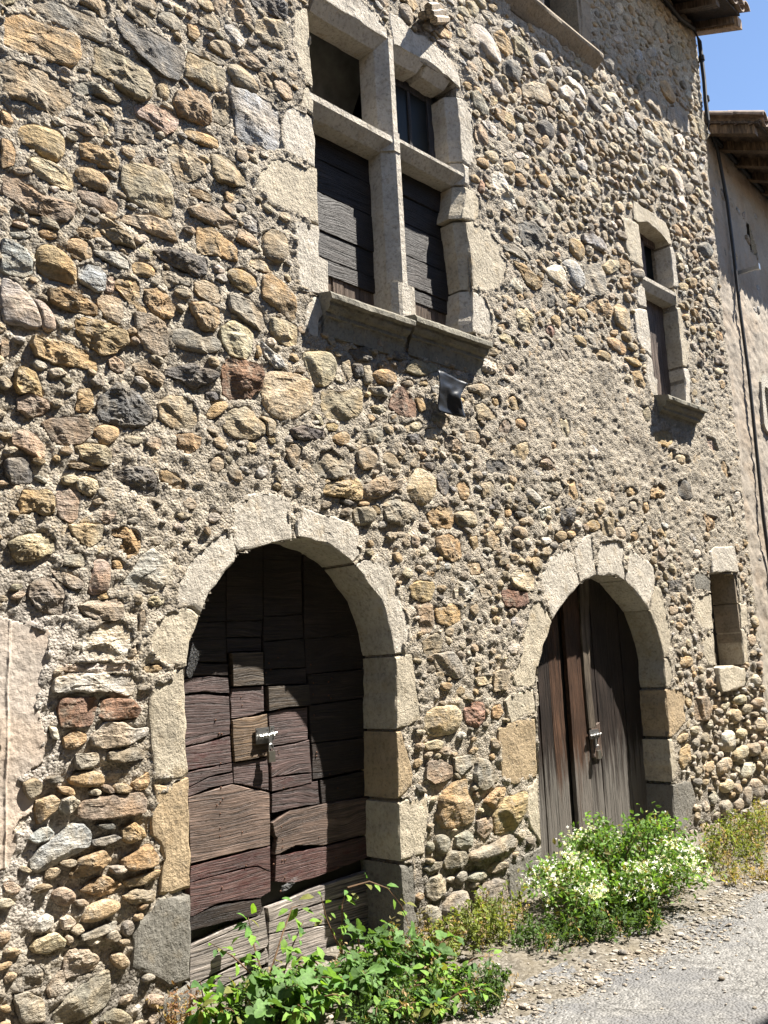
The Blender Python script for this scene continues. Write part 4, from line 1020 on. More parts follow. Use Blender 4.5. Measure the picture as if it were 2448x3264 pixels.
def chaikin(q, n):
    for _ in range(n):
        nx = np.roll(q, -1, 0); q = np.stack([.75 * q + .25 * nx, .25 * q + .75 * nx], 1).reshape(-1, 2)
    return q
def resample(q, n):
    c = np.vstack([q, q[:1]]); d = np.r_[0, np.cumsum(np.hypot(*np.diff(c, axis=0).T))]; t = np.linspace(0, d[-1], n, endpoint=False)
    return np.stack([np.interp(t, d, c[:, 0]), np.interp(t, d, c[:, 1])], 1)
def soften(q, kind):
    if kind == 'r': q = chaikin(q, 1)
    nx_ = np.roll(q, -1, 0); w_ = .16 if kind == 'r' else .09
    return np.stack([(1 - w_) * q + w_ * nx_, w_ * q + (1 - w_) * nx_], 1).reshape(-1, 2)
def stone_mesh(q, kind, seed, res, y_off=0.0):
    q = soften(q, kind); A = area(q); size = math.sqrt(max(A, 1e-5)); per = np.hypot(*np.diff(np.vstack([q, q[:1]]), axis=0).T).sum()
    n = int(np.clip(per / res, 9, 72)); b = resample(q, n); c = b.mean(0)
    jit = {'r': .022, 'f': .035, 'c': .06}[kind] * size
    b = b + jit * np.stack([fbm(b[:, 0] * 26, b[:, 1] * 26, seed, 2, 1), fbm(b[:, 0] * 26, b[:, 1] * 26, seed, 2, 2)], 1)
    rs = np.random.default_rng(seed)
    H = {'r': .16, 'f': .12, 'c': .16}[kind] * size * rs.uniform(.6, 1.35); H = float(np.clip(H, .012, {'r': .034, 'f': .024, 'c': .032}[kind]))
    if c[0] < 2.6 and .2 < c[1] < 1.5 or c[0] > 8.3 and c[1] < 1.6 or 4.2 < c[0] < 5.3 and c[1] < .7: H *= 1.5
    tx, tz = rs.normal(0, .07), rs.normal(0, .07)
    k = int(np.clip(size / res * .6, 3, 11))
    inner = list(np.linspace(.965, 0, k + 2)[:-1]) if kind != 'f' else [.975, .93] + list(np.linspace(.84, 0, k + 1)[:-1])
    S = [1.03, 1.0] + inner
    pn = {'r': 4, 'f': 4, 'c': 7}[kind]; pa = rs.uniform(0, 2 * np.pi, pn); ps = rs.uniform(.10, .55, pn); pd = rs.uniform(.55, 1.15, pn)   # broken facets
    vs = []
    for s in S:
        p = c + (b - c) * s; dx, dz = p[:, 0] - c[0], p[:, 1] - c[1]
        if s > 1: h = np.full(n, -.07)
        elif s == 1.0: h = np.full(n, -.014)
        else:
            h = H * {'r': (1 - s ** 4) ** .6, 'f': (1 - s ** 14) ** .6, 'c': (1 - s ** 9) ** .6}[kind]
            h = np.full(n, h)
            if pn:
                m_ = np.min([H * pd[i] - ps[i] * (dx * math.cos(pa[i]) + dz * math.sin(pa[i])) + (0 if kind == 'c' else .35 * H) for i in range(pn)], 0)
                h = np.minimum(h, np.maximum(m_ + .3 * H, .35 * h))
        if s <= 1.0: h = h + (dx * tx + dz * tz) * (1 if s < 1 else .4)
        if s < 1:
            w_ = 1 - s ** 8
            a = {'r': .045, 'f': .075, 'c': .17}[kind] * size; a = min(a, {'r': .009, 'f': .015, 'c': .028}[kind])
            e = size ** .6
            d = fbm(p[:, 0] / e * 1.7 + seed, p[:, 1] / e * 2.0, seed * .37, 6, 5, .68)
            if kind == 'c': d = d * 1.2 + .7 * np.round(fbm(p[:, 0] / e * 1.1 + seed, p[:, 1] / e * 2.4, seed, 3, 8) * 4) / 4
            if kind == 'f': d = d + .7 * np.round(fbm(p[:, 0] / e + seed, p[:, 1] / e * 2.2, seed, 2, 8) * 3) / 3
            h = h + w_ * a * d
            h = np.maximum(h, .004 + .3 * (h - .004)) if s < .94 else h
        vs.append(np.stack([p[:, 0], -h - y_off, p[:, 1]], 1))
    ctr = vs[-1].mean(0); last = len(S)
    v = np.vstack(vs + [ctr[None]])
    f = []
    for r_ in range(last - 1):
        for i in range(n):
            j = (i + 1) % n; f.append((r_ * n + i, r_ * n + j, (r_ + 1) * n + j, (r_ + 1) * n + i))
    o = (last - 1) * n
    for i in range(n): f.append((o + i, o + (i + 1) % n, last * n))
    return v, f
def px_res(c):                                              # the size of about one and a half pixels at a point of the wall
    d = np.array([c[0], 0, c[1]]) - np.array([0, -DIST, EYE]); return float(np.clip(np.linalg.norm(d) / 910 * 1.7, .008, .03))
items = []
for k, (c, kind, q) in enumerate(stones): items.append((c, kind, q, True))
for c, kind, q in FILL: items.append((c, kind, q, False))
def seen(q):
    pj = proj(np.stack([q[:, 0], 0 * q[:, 0], q[:, 1]], 1)); pj = np.clip(pj, [0, 0], [2448, 3264]); return area(pj)
sizes = np.array([seen(it[2]) for it in items]); order = np.argsort(-sizes)
small = MB()
for rank, k in enumerate(order):
    c, kind, q, tr_ = items[k]; cc = q.mean(0)
    rs = np.random.default_rng(k + 500)
    col = (np.array(COL[c]) * .86 + .14 * np.array((.250, .205, .142))) * rs.uniform(.96, 1.30) * (1 + rs.normal(0, .02, 3))
    off = (.001 if tr_ else .006) + .010 * rs.random() - .008 * plain(*cc)
    v, f = stone_mesh(q, kind, int(k) + 11, px_res(cc), off)
    if rank < 300: mesh_obj('stone', v, f, MAT['stone'], house, col, kind == 'r' and c in 'wbkv')
    else: small.add(v, f, col if tr_ else .65 * col + .35 * np.array((.26, .222, .165)))
so_ = small.build('small_stones', MAT['stone'], house, smooth=True, kind='stuff')

# mortar: one fine sheet with holes for the openings, pressed back behind every stone and block
for it in items:
    if it[3]:
        r = raster(it[2], .90)
        if r: M_STONE[r[0]] |= r[1]
xs = [-3.0]
while xs[-1] < 9.9:
    x = xs[-1]; xs.append(x + (.12 if x < 1.0 else np.interp(x, [1.5, 4, 10], [.0095, .013, .024])))
xs = np.array(xs) * 9.9 / xs[-1]; zs = np.arange(-.35, 9.32, .0135)
X, Z = np.meshgrid(xs, zs); nx, nz = len(xs), len(zs)
Xw = X + (edge_x(Z) - 9.9) * np.clip((X - 9) / .9, 0, 1)
ii = np.clip(((Xw - GX0) / GR).round().astype(int), 0, GW - 1); jj = np.clip(((Z - GZ0) / GR).round().astype(int), 0, GH - 1)
pl, dp = plain(Xw, Z), deep(Xw, Z)
Y = -.003 - .012 * pl + .028 * dp
lump = fbm(Xw * 21, Z * 24, 0, 3, 51, .6)
Y = Y - .015 * fbm(Xw * 1.7, Z * 1.7, 0, 3, 31) - (.014 - .004 * pl) * fbm(Xw * 9, Z * 12, 0, 3, 41) - .013 * np.clip(lump, -.45, 1) - .0085 * np.abs(vnoise(Xw * 52, Z * 56, 0, 61)) - .004 * vnoise(Xw * 110, Z * 110, 0, 71)
near = M_OPEN.copy()
for _ in range(7): near[1:] |= near[:-1]; near[:-1] |= near[1:]; near[:, 1:] |= near[:, :-1]; near[:, :-1] |= near[:, 1:]
M_B2 = M_BLOCK & near
for b_ in blocks:
    r = raster(b_[3], .82)
    if r: M_B2[r[0]] |= r[1]
M_RIM = M_BLOCK & ~M_B2; M_BLOCK = M_B2
st_ = M_STONE[jj, ii]; bl_ = M_BLOCK[jj, ii]; pt_ = M_PATCH[np.clip(jj, 3, GH - 4) - 3, ii] & M_PATCH[np.clip(jj, 3, GH - 4) + 3, ii] & M_PATCH[jj, np.clip(ii + 3, 0, GW - 1)]
Y = Y - .005 * M_RIM[jj, ii]; Y = np.where(bl_ | pt_, np.maximum(Y, .030), Y); Y = np.where(st_, np.maximum(Y, .012), Y)
op = M_OPEN[jj, ii]
pj = proj(np.stack([Xw, 0 * Xw, Z], -1)); vis = (pj[..., 0] > -700) & (pj[..., 0] < 3100) & (pj[..., 1] > -900) & (pj[..., 1] < 3900) & (Xw > .9)
keepv = ~op
idx = np.arange(nx * nz).reshape(nz, nx)
q4 = keepv[:-1, :-1] & keepv[1:, :-1] & keepv[:-1, 1:] & keepv[1:, 1:] & vis[:-1, :-1]
fa = np.stack([idx[:-1, :-1], idx[:-1, 1:], idx[1:, 1:], idx[1:, :-1]], -1)[q4]
used = np.unique(fa); remap = np.full(nx * nz, -1); remap[used] = np.arange(len(used))
V3 = np.stack([Xw.ravel(), Y.ravel(), Z.ravel()], 1)[used]
base = np.array([.345, .302, .238]); grey = np.array([.150, .138, .120]); white = np.array([.42, .38, .335])
dirt = np.clip((.42 + .30 * fbm(V3[:, 0] * 2.2, V3[:, 2] * 1.2, 0, 4, 81) - V3[:, 2]) / .16, 0, 1)[:, None] * .8
limey = (np.clip(1 - np.abs(V3[:, 0] - 1.85) / .38, 0, 1) * np.clip((V3[:, 2] - .45) / .2, 0, 1) * np.clip((2.25 - V3[:, 2]) / .3, 0, 1))[:, None]
pinkish = np.array([.40, .335, .27])
mc = base * (1 - limey) + white * limey; mc = mc * (1 - dirt) + grey * dirt
mesh_obj('mortar', V3, remap[fa].tolist(), MAT['mortar'], house, mc, True, kind='stuff')
bm_ = MB()                                                   # the part of the facade outside the picture, and the body of the house
bm_.box((-6, .05, -.3), (.93, .4, 9.2), base); bm_.box((-6, .42, 9.02), (9.8, .5, 9.2), base)
bm_.build('wall_core', MAT['mortar'], house)
# house end above the neighbour's roof
ex = [(edge_x(z_), z_) for z_ in np.linspace(-.3, 9.3, 60)]
v = []; f = []
for k, (x_, z_) in enumerate(ex):
    for j in range(12):
        y_ = -.0 + j * .06; v.append((x_ + .02 * vnoise(y_ * 9, z_ * 9, 0, 5) - (.035 if j == 0 else 0), y_, z_))
for k in range(len(ex) - 1):
    for j in range(11): f.append((k * 12 + j, k * 12 + j + 1, (k + 1) * 12 + j + 1, (k + 1) * 12 + j))
mesh_obj('end_wall', v, f, MAT['mortar'], house, base, True)

# render patch at the left edge of the picture
pb = patch
i0 = pb.min(0); i1 = pb.max(0); nxp, nzp = 110, 170
X, Z = np.meshgrid(np.linspace(i0[0], i1[0], nxp), np.linspace(i0[1], i1[1], nzp))
ii = np.clip(((X - GX0) / GR).round().astype(int), 0, GW - 1); jj = np.clip(((Z - GZ0) / GR).round().astype(int), 0, GH - 1)
ii2 = np.clip(((X + .04 * fbm(X * 7, Z * 7, 0, 4, 15) - GX0) / GR).round().astype(int), 0, GW - 1); jj2 = np.clip(((Z + .04 * fbm(X * 7, Z * 7, 0, 4, 16) - GZ0) / GR).round().astype(int), 0, GH - 1)
ins = M_PATCH[jj2, ii2]
ridge = np.exp(-((X - 1.735 - .006 * vnoise(Z * 5, 0, 0, 4)) / .007) ** 2) * (.75 + .25 * vnoise(Z * 25, 0, 0, 8))
Y = -.007 - .006 * fbm(X * 6, Z * 6, 0, 3, 5) - .004 * np.abs(fbm(X * 24, Z * 24, 0, 3, 25)) - .0022 * fbm(X * 45, Z * 45, 0, 3, 6) - .008 * ridge + np.where(X < 1.735, -.006, 0)
idx = np.arange(nxp * nzp).reshape(nzp, nxp); q4 = ins[:-1, :-1] & ins[1:, :-1] & ins[:-1, 1:] & ins[1:, 1:]
fa = np.stack([idx[:-1, :-1], idx[:-1, 1:], idx[1:, 1:], idx[1:, :-1]], -1)[q4]
used = np.unique(fa); remap = np.full(nxp * nzp, -1); remap[used] = np.arange(len(used))
edge_cells = np.zeros_like(ins); edge_cells[1:-1, 1:-1] = ins[1:-1, 1:-1] & ~(ins[:-2, 1:-1] & ins[2:, 1:-1] & ins[1:-1, :-2] & ins[1:-1, 2:])
Y = np.where(edge_cells, .012, Y)
mesh_obj('render_patch', np.stack([X.ravel(), Y.ravel(), Z.ravel()], 1)[used], remap[fa].tolist(), MAT['plaster'], house, (.375, .325, .275), True)

# dressed stones round the openings
def block(name, poly, mat, parent, col, y0=-.010, y1=.30, ch=None, cdepth=.075, rough=.009, arris=.010, seed=0):
    q = poly if np.sum(poly[:, 0] * np.roll(poly[:, 1], -1) - poly[:, 1] * np.roll(poly[:, 0], -1)) > 0 else poly[::-1]
    per = np.hypot(*np.diff(np.vstack([q, q[:1]]), axis=0).T)
    pts = []
    step = max(.03, per.sum() / 60)
    for a, l in enumerate(per):
        k = max(1, int(l / step))
        for t in range(k): pts.append(q[a] + (q[(a + 1) % len(q)] - q[a]) * t / k)
    pts = np.array(pts); n = len(pts)
    pts = pts + rough * np.stack([vnoise(pts[:, 0] * 14, pts[:, 1] * 14, seed, 3), vnoise(pts[:, 0] * 14, pts[:, 1] * 14, seed, 4)], 1)
    c = pts.mean(0); d = c - pts; d = d / np.maximum(np.linalg.norm(d, axis=1)[:, None], 1e-4)
    ar = arris * (1 + .9 * vnoise(pts[:, 0] * 11, pts[:, 1] * 11, seed, 9))[:, None]
    s1 = pts + d * ar
    def ring(p, y, a): return np.stack([p[:, 0], y + a * (-.75 * fbm(p[:, 0] * 8, p[:, 1] * 8, seed, 2, 6) + 0.25 * np.clip(fbm(p[:, 0] * 38, p[:, 1] * 38, seed, 3, 16), -.2, 1)), p[:, 1]], 1)
    shift = np.zeros((n, 2))
    if ch: fn, dx, dz = ch; mk = np.array([fn(x, z) for x, z in pts]); shift[mk] = (dx, dz)
    full = pts + shift
    R = [np.stack([full[:, 0], np.full(n, y1), full[:, 1]], 1)]
    if ch: R.append(np.stack([full[:, 0], np.full(n, y0 + cdepth), full[:, 1]], 1))
    R += [ring(pts, y0 + arris * .9, .003), ring(s1, y0, .004)] + [ring(c + (s1 - c) * k, y0 - .002, .0075) for k in (.92, .82, .70, .56, .40, .2)]
    v = np.vstack(R + [np.array([[c[0], y0 - .003, c[1]]])]); f = []
    for r_ in range(len(R) - 1):
        for i in range(n): j = (i + 1) % n; f.append((r_ * n + i, r_ * n + j, (r_ + 1) * n + j, (r_ + 1) * n + i))
    o = (len(R) - 1) * n
    for i in range(n): f.append((o + i, o + (i + 1) % n, len(R) * n))
    rs = np.random.default_rng(seed + 77)
    return mesh_obj(name, v, f, mat, parent, np.array(col) * rs.uniform(.93, 1.06), False)
def core(arch, xl, xr, name_parent, dep):                 # rough masonry that backs the joints of a doorway
    c = np.array([arch[:, 0].mean(), arch[0, 1]]); a = c + (arch - c) * 1.022; b_ = c + (arch - c) * 1.22
    inn = np.vstack([[xl - .02, -.3], a, [xr + .02, -.3]]); out_ = np.vstack([[xl - .28, -.3], b_, [xr + .28, -.3]]); n = len(inn); v = []; f = []
    for y_ in (.006, dep):
        v += [(x, y_, z) for x, z in inn] + [(x, y_, z) for x, z in out_]
    for i in range(n - 1): f += [(i, i + 1, n + i + 1, n + i), (2 * n + i, 2 * n + i + 1, 3 * n + i + 1, 3 * n + i), (i, i + 1, 2 * n + i + 1, 2 * n + i), (n + i, n + i + 1, 3 * n + i + 1, 3 * n + i)]
    mesh_obj('joint_mortar', v, f, MAT['mortar'], name_parent, (.27, .235, .185))
grp = {}
grp['w1'] = empty('mullioned_window', (4.5, 0, 4.0), house); grp['w2'] = empty('narrow_window', (8.4, 0, 4.05), house)
grp['niche'] = empty('slit_window', (9.1, 0, 1.45), house); grp['d1'] = empty('arched_doorway', (3.4, 0, 0), house)
grp['d2'] = empty('arched_doorway', (6.7, 0, 0), house); grp['up'] = empty('attic_window', (6.9, 0, 7.4), house)
core(arch1, 2.63, 4.155, grp['d1'], .36); core(arch2, 5.60, 7.62, grp['d2'], .33)
mb = MB(); mb.box((5.24, .006, 3.9), (5.5, .3, 6.4)); mb.box((3.3, .006, 3.9), (3.66, .3, 6.4)); mb.box((3.6, .006, 6.14), (5.3, .3, 6.5)); mb.c = [np.tile((.27, .235, .185), (mb.n, 1))]; mb.build('joint_mortar', MAT['mortar'], grp['w1'])
mb = MB(); mb.box((8.72, .006, 4.0), (8.95, .25, 6.1)); mb.box((7.8, .006, 4.0), (8.03, .25, 6.1)); mb.box((8.0, .006, 5.98), (8.8, .25, 6.1)); mb.c = [np.tile((.27, .235, .185), (mb.n, 1))]; mb.build('joint_mortar', MAT['mortar'], grp['w2'])
mb = MB(); mb.box((9.43, .006, 1.3), (9.6, .3, 2.5)); mb.box((8.5, .006, 1.3), (8.70, .3, 2.5)); mb.box((8.7, .006, 2.39), (9.45, .3, 2.5)); mb.c = [np.tile((.27, .235, .185), (mb.n, 1))]; mb.build('joint_mortar', MAT['mortar'], grp['niche'])
for k, (gname, nm, c, q) in enumerate(blocks):
    ch = None; y1 = .28; y0 = -.009
    if gname == 'w1':
        y1 = .22
        if nm == 'lintel_block': ch = (lambda x, z: z < 6.155 and x < 5.225, 0, -.08); q = q.copy(); q[:, 1] = np.where(q[:, 1] < 6.16, np.clip(q[:, 1], 6.118, 9), q[:, 1])
        elif q[:, 0].min() > 5: ch = (lambda x, z: x < 5.275, -.07, 0)
    if gname == 'w2': y1 = .17
    if gname == 'd1': y1 = .34
    if gname == 'd2': y1 = .31
    if gname == 'niche': y1 = .25
    if nm == 'sill_slab': continue
    if gname == 'niche' and nm == 'sill_block': y0 = -.05
    if gname == 'niche' and nm == 'lintel_block': y0 = -.03
    block(nm, q, MAT['ashlar'], grp[gname], BCOL[c], y0, y1, ch, seed=k)
def bar(name, axis, prof, a, b, parent, col, seed=0):       # straight moulded member with worn edges: prof in (across, depth)
    segs = max(2, int(abs(b - a) / .05)); n = len(prof); v = []; f = []
    for s_ in range(segs + 1):
        t = a + (b - a) * s_ / segs
        for k, (p_, d_) in enumerate(prof):
            e = .004 * vnoise(t * 9, k * 3.3, seed, 2)
            v.append((p_ + e, d_ + e, t) if axis == 'z' else (t, d_ + e, p_ + e))
    for s_ in range(segs):
        for k in range(n): f.append((s_ * n + k, s_ * n + (k + 1) % n, (s_ + 1) * n + (k + 1) % n, (s_ + 1) * n + k))
    f.append(tuple(range(n))[::-1]); f.append(tuple(range(segs * n, segs * n + n)))
    mb = MB(); mb.add(v, f, col); return mb.build(name, MAT['ashlar'], parent)
w1 = grp['w1']
def hexp(c, hf, chm, y0=-.012, dep=.22): return [(c - hf - chm, dep), (c - hf - chm, y0 + chm), (c - hf, y0), (c + hf, y0), (c + hf + chm, y0 + chm), (c + hf + chm, dep)]
bar('mullion', 'z', hexp(4.474, .024, .078), 5.395, 6.15, w1, BCOL['w'], 1)
bar('mullion', 'z', hexp(4.487, .024, .078), 4.22, 5.235, w1, BCOL['w'], 2)
bar('mullion_base', 'z', [(4.383, .22), (4.383, .035), (4.42, -.005), (4.445, -.014), (4.578, -.014), (4.59, .0), (4.59, .22)], 3.95, 4.235, w1, BCOL['w'], 3)
bar('mullion_head', 'z', hexp(4.478, .030, .075, -.016), 5.237, 5.393, w1, BCOL['w'], 4)
def trprof(zt, zb): return [(zb - .072, .22), (zb - .072, .062), (zb, -.010), (zt, -.010), (zt + .03, .03), (zt + .03, .22)]
bar('transom', 'x', trprof(5.345, 5.300), 3.55, 4.44, w1, BCOL['w'], 5)
bar('transom', 'x', trprof(5.360, 5.335), 4.512, 5.26, w1, BCOL['w'], 6)
# moulded sill in two pieces
bar('sill_slab', 'x', [(7.45, .2), (7.435, -.115), (7.405, -.125), (7.385, -.115), (7.285, .02), (7.27, .2)], 5.7, 7.47, grp['up'], BCOL['t'], 12)
def sill(name, x0, x1, zt, seed, parent, proj_=.13, cut=(0, 0)):
    p_ = proj_; pr = [(.22, .02), (0, 0), (-p_ + .01, -.028), (-p_, -.042), (-p_, -.072), (-p_ + .034, -.080), (-p_ + .036, -.098), (-p_ + .052, -.122), (-p_ + .075, -.136), (-p_ + .077, -.158), (-.042, -.166), (-.028, -.20), (-.016, -.275), (.22, -.275)]; pr = [(a_, zt + b_) for a_, b_ in pr]
    segs = 44; n = len(pr); v = []; f = []
    for s_ in range(segs + 1):
        t = s_ / segs; x = x0 + (x1 - x0) * t
        for k, (y_, z_) in enumerate(pr):
            e = .013 * fbm(x * 9, k * .5, seed, 4, 3, .65); ee = .6 if k in (0, 1, 12, 13) else 1
            xx = x + ((.06 if t == 0 else -.06 if t == 1 else 0) * max(0, min(1, (zt - .05 - z_) / .25)))
            v.append((xx, y_ + e * ee - (.0), z_ + e * ee))
    for s_ in range(segs):
        for k in range(n): f.append((s_ * n + k, s_ * n + (k + 1) % n, (s_ + 1) * n + (k + 1) % n, (s_ + 1) * n + k))
    f.append(tuple(range(n))[::-1]); f.append(tuple(range(segs * n, segs * n + n)))
    mb = MB(); mb.add(v, f, (.20, .186, .15)); return mb.build(name, MAT['ashlar'], parent)
sill('sill', 3.665, 4.445, 3.95, 1, w1); sill('sill', 4.455, 5.30, 3.99, 2, w1)
bar('transom', 'x', [(5.20, .17), (5.20, .04), (5.275, -.010), (5.315, -.010), (5.345, .03), (5.345, .17)], 8.02, 8.715, grp['w2'], BCOL['w'], 9)
sill('sill', 8.00, 8.84, 4.07, 7, grp['w2'], .16)

# ---------------------------------------------------------------- joinery
def plank(name, poly, y, th, mat, parent, col, seed=0, rough=.003, nested=None):
    q = poly if np.sum(poly[:, 0] * np.roll(poly[:, 1], -1) - poly[:, 1] * np.roll(poly[:, 0], -1)) > 0 else poly[::-1]
    per = np.hypot(*np.diff(np.vstack([q, q[:1]]), axis=0).T); pts = []
    for a, l in enumerate(per):
        k = max(1, int(l / .03))
        for t in range(k): pts.append(q[a] + (q[(a + 1) % len(q)] - q[a]) * t / k)
    pts = np.array(pts); n = len(pts)
    pts = pts + rough * np.stack([vnoise(pts[:, 0] * 22, pts[:, 1] * 22, seed, 3), vnoise(pts[:, 0] * 22, pts[:, 1] * 22, seed, 4)], 1)
    c = pts.mean(0); d = c - pts; d = d / np.maximum(np.linalg.norm(d, axis=1)[:, None], 1e-4)
    R = []
    for p_, yy in ((pts, y + th), (pts, y + .004), (pts + d * .004, y - .001)):
        R.append(np.stack([p_[:, 0], yy + 0 * p_[:, 0], p_[:, 1]], 1))
    v = np.vstack(R); f = []
    for r_ in range(2):
        for i in range(n): j = (i + 1) % n; f.append((r_ * n + i, r_ * n + j, (r_ + 1) * n + j, (r_ + 1) * n + i))
    f.append(tuple(range(2 * n, 3 * n)))
    return mesh_obj(name, v, f, mat, parent, col)
WC = dict(d=(.022, .0155, .0125), v=(.066, .044, .040), l=(.045, .034, .024), n=(.085, .057, .035), k=(.098, .068, .053), r=(.074, .042, .037), s=(.20, .175, .155))  # d: planks in the arch's shade painted darker; v: sunlit planks painted lighter
WY = dict(d=.288, v=.284, l=.272, n=.272, k=.282, r=.284, s=.290)
door1 = empty('plank_door', (3.4, .3, 0), house, label='dark weathered door of level planks with a tan patch')
for k, l in enumerate(PLANKS.split('\n')):
    c, pts = l.split(' ', 1); rs = np.random.default_rng(k)
    plank('plank', P(pts), WY[c] + rs.uniform(-.003, .003), .04, MAT['plank_red'] if c in 'r' or (c == 'v' and k % 5 == 0) else MAT['plank'], door1, np.array(WC[c]) * rs.uniform(.93, 1.10), k)
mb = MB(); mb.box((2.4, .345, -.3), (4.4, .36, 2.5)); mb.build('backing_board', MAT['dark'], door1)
nails = MB()
for k in range(70):
    x = RNG.choice([2.78, 3.05, 3.2, 3.42, 3.48, 3.75, 3.9]) + RNG.normal(0, .015); z = RNG.uniform(.35, 1.75); r_ = .006
    a = np.linspace(0, 2 * np.pi, 7)[:-1]
    nails.add([(x + r_ * np.cos(t), .283, z + r_ * np.sin(t)) for t in a] + [(x, .274, z)], [(i, (i + 1) % 6, 6) for i in range(6)])
nails.build('nail_heads', MAT['rust'], door1, kind='stuff')
lat = MB(); lat.box((3.290, .258, 1.195), (3.385, .264, 1.285)); lat.box((3.392, .258, 1.205), (3.425, .264, 1.29)); lat.tube([(3.305, .243, 1.235), (3.34, .243, 1.2385), (3.38, .243, 1.242), (3.43, .243, 1.247)], .0085, 10)
for (x, z) in ((3.30, 1.275), (3.30, 1.205), (3.375, 1.275), (3.41, 1.28), (3.41, 1.215)): lat.tube([(x, .254, z), (x, .259, z)], .005, 6)
for x in (3.32, 3.365, 3.405): lat.tube([(x, .262, 1.222), (x, .238, 1.224), (x, .232, 1.238), (x, .238, 1.253), (x, .262, 1.255)], .0035, 6)
lat.box((3.365, .236, 1.165), (3.390, .240, 1.235))
lat.build('slide_bolt', MAT['steel'], door1, label='shiny steel slide bolt with flat plate')
def padlock(name, x, y, z, w_, mat, label):
    e = empty(name, (x, y, z), label=label, cat='padlock'); h = w_ * 1.35
    mb = MB(); mb.prism([(-w_ / 2, 0), (w_ / 2, 0), (w_ / 2, h * .92), (w_ * .42, h), (-w_ * .42, h), (-w_ / 2, h * .92)], 'y', -w_ * .22, w_ * .22)
    mb.v[-1] = mb.v[-1] + np.array([x, y, z - h]); mb.build('body', MAT['brass'], e)
    mb = MB(); mb.tube([(x + w_ * .32 * math.cos(t), y, z + (w_ * .5 + w_ * .38 * math.sin(t) if 0 <= t <= math.pi else 0)) for t in np.linspace(0, math.pi, 9)], w_ * .085, 6)
    mb.tube([(x + w_ * .32, y, z - .004), (x + w_ * .32, y, z + w_ * .5)], w_ * .085, 6); mb.tube([(x - w_ * .32, y, z - .004), (x - w_ * .32, y, z + w_ * .5)], w_ * .085, 6); mb.build('shackle', MAT['steel'], e)
padlock('padlock', 3.378, .235, 1.15, .046, MAT['brass'], 'small steel padlock hanging from the bolt of the left plank door')

door2 = empty('plank_door', (6.7, .26, 0), house, label='tall door of upright grey planks, bleached at the foot')
px2 = [(6.000, .5, 'd'), (6.085, .0, 'd'), (6.255, .0, 'o'), (6.44, .0, 'gap'), (6.53, .0, 'o'), (6.755, .0, 'd'), (6.945, .0, 'd'), (7.215, .0, 'd'), (7.40, .0, 'd'), (7.64, 0, 'd')]
xb = [5.60, 5.995, 6.085, 6.255, 6.43, 6.515, 6.76, 6.935, 7.21, 7.395, 7.85]
cols = ['d', 'd', 'd', 'o', 'gap', 'o', 'd', 'd', 'd', 'd']
VC = dict(d=(.020, .014, .011), o=(.050, .026, .015))
for k in range(10):
    if cols[k] == 'gap': continue
    a, b2 = xb[k] + .004, xb[k + 1] - .004; lean = -.03
    plank('plank', np.array([[a + lean, -.25], [b2 + lean, -.25], [b2 + .012, 2.45], [a + .012, 2.45]]), .252 + [0, .004, -.003, .002, 0, -.002, .003, .0, .004, -.003][k], .035, MAT['plank_v'], door2, VC[cols[k]], 100 + k, .003)
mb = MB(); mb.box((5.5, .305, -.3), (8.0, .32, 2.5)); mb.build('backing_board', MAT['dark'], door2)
plank('batten', np.array([[6.745, 1.00], [6.855, 1.00], [6.825, 1.30], [6.835, 1.50], [6.88, 1.81], [6.94, 2.40], [6.785, 2.40], [6.752, 1.81], [6.738, 1.50], [6.738, 1.30]]), .232, .018, MAT['plank_v'], door2, (.095, .076, .057), 300, .004)
plank('lock_board', np.array([[6.77, .76], [6.91, .76], [6.91, 1.04], [6.77, 1.01]]), .232, .02, MAT['plank_v'], door2, (.12, .085, .065), 301, .002)
lat = MB(); lat.box((6.73, .224, .915), (6.865, .230, .99)); lat.tube([(6.715, .212, .942), (6.80, .212, .945), (6.88, .212, .950)], .010, 10)
for x in (6.745, 6.80, 6.85): lat.tube([(x, .228, .925), (x, .205, .93), (x, .200, .946), (x, .205, .962), (x, .228, .967)], .004, 6)
lat.box((6.79, .214, .84), (6.815, .228, .93)); lat.build('slide_bolt', MAT['steel'], door2, label='shiny steel slide bolt with hanging hasp')
padlock('padlock', 6.80, .20, .82, .05, MAT['brass'], 'small steel padlock hanging from the bolt of the right plank door')

# shutters, sash and dark rooms behind the windows
def planks_h(parent, x0, x1, zs_, y, col, seed, slope=0.0, vert=False):
    for k in range(len(zs_) - 1):
        a, b2 = zs_[k] + .003, zs_[k + 1] - .003
        q = np.array([[x0, a], [x1, a + slope], [x1, b2 + slope], [x0, b2]]) if not vert else np.array([[a, x0], [b2, x0], [b2, x1], [a, x1]])
        plank('plank', q, y + .004 * ((k * 7 + seed) % 3 - 1), .025, MAT['plank_v' if False else 'plank'] if not vert else MAT['timber'], parent, np.array(col) * (.85 + .3 * ((k * 5 + seed) % 4) / 3), seed + k)
sh = empty('shutter', (4.1, .2, 4.0), w1) if False else w1
planks_h(w1, 3.6, 4.42, [4.21, 4.33, 4.52, 4.80, 5.05, 5.30], .185, (.014, .010, .0075), 400, -.01)
planks_h(w1, 4.54, 5.30, [4.25, 4.36, 4.60, 4.86, 5.08, 5.31], .185, (.014, .010, .0075), 410, -.01)
planks_h(w1, 3.93, 4.215, [3.62, 3.75, 3.85, 3.98, 4.09, 4.24, 4.42], .20, (.10, .070, .048), 420, 0, True)
planks_h(w1, 3.93, 4.255, [4.54, 4.68, 4.80, 4.95, 5.08, 5.3], .20, (.10, .070, .048), 430, 0, True)
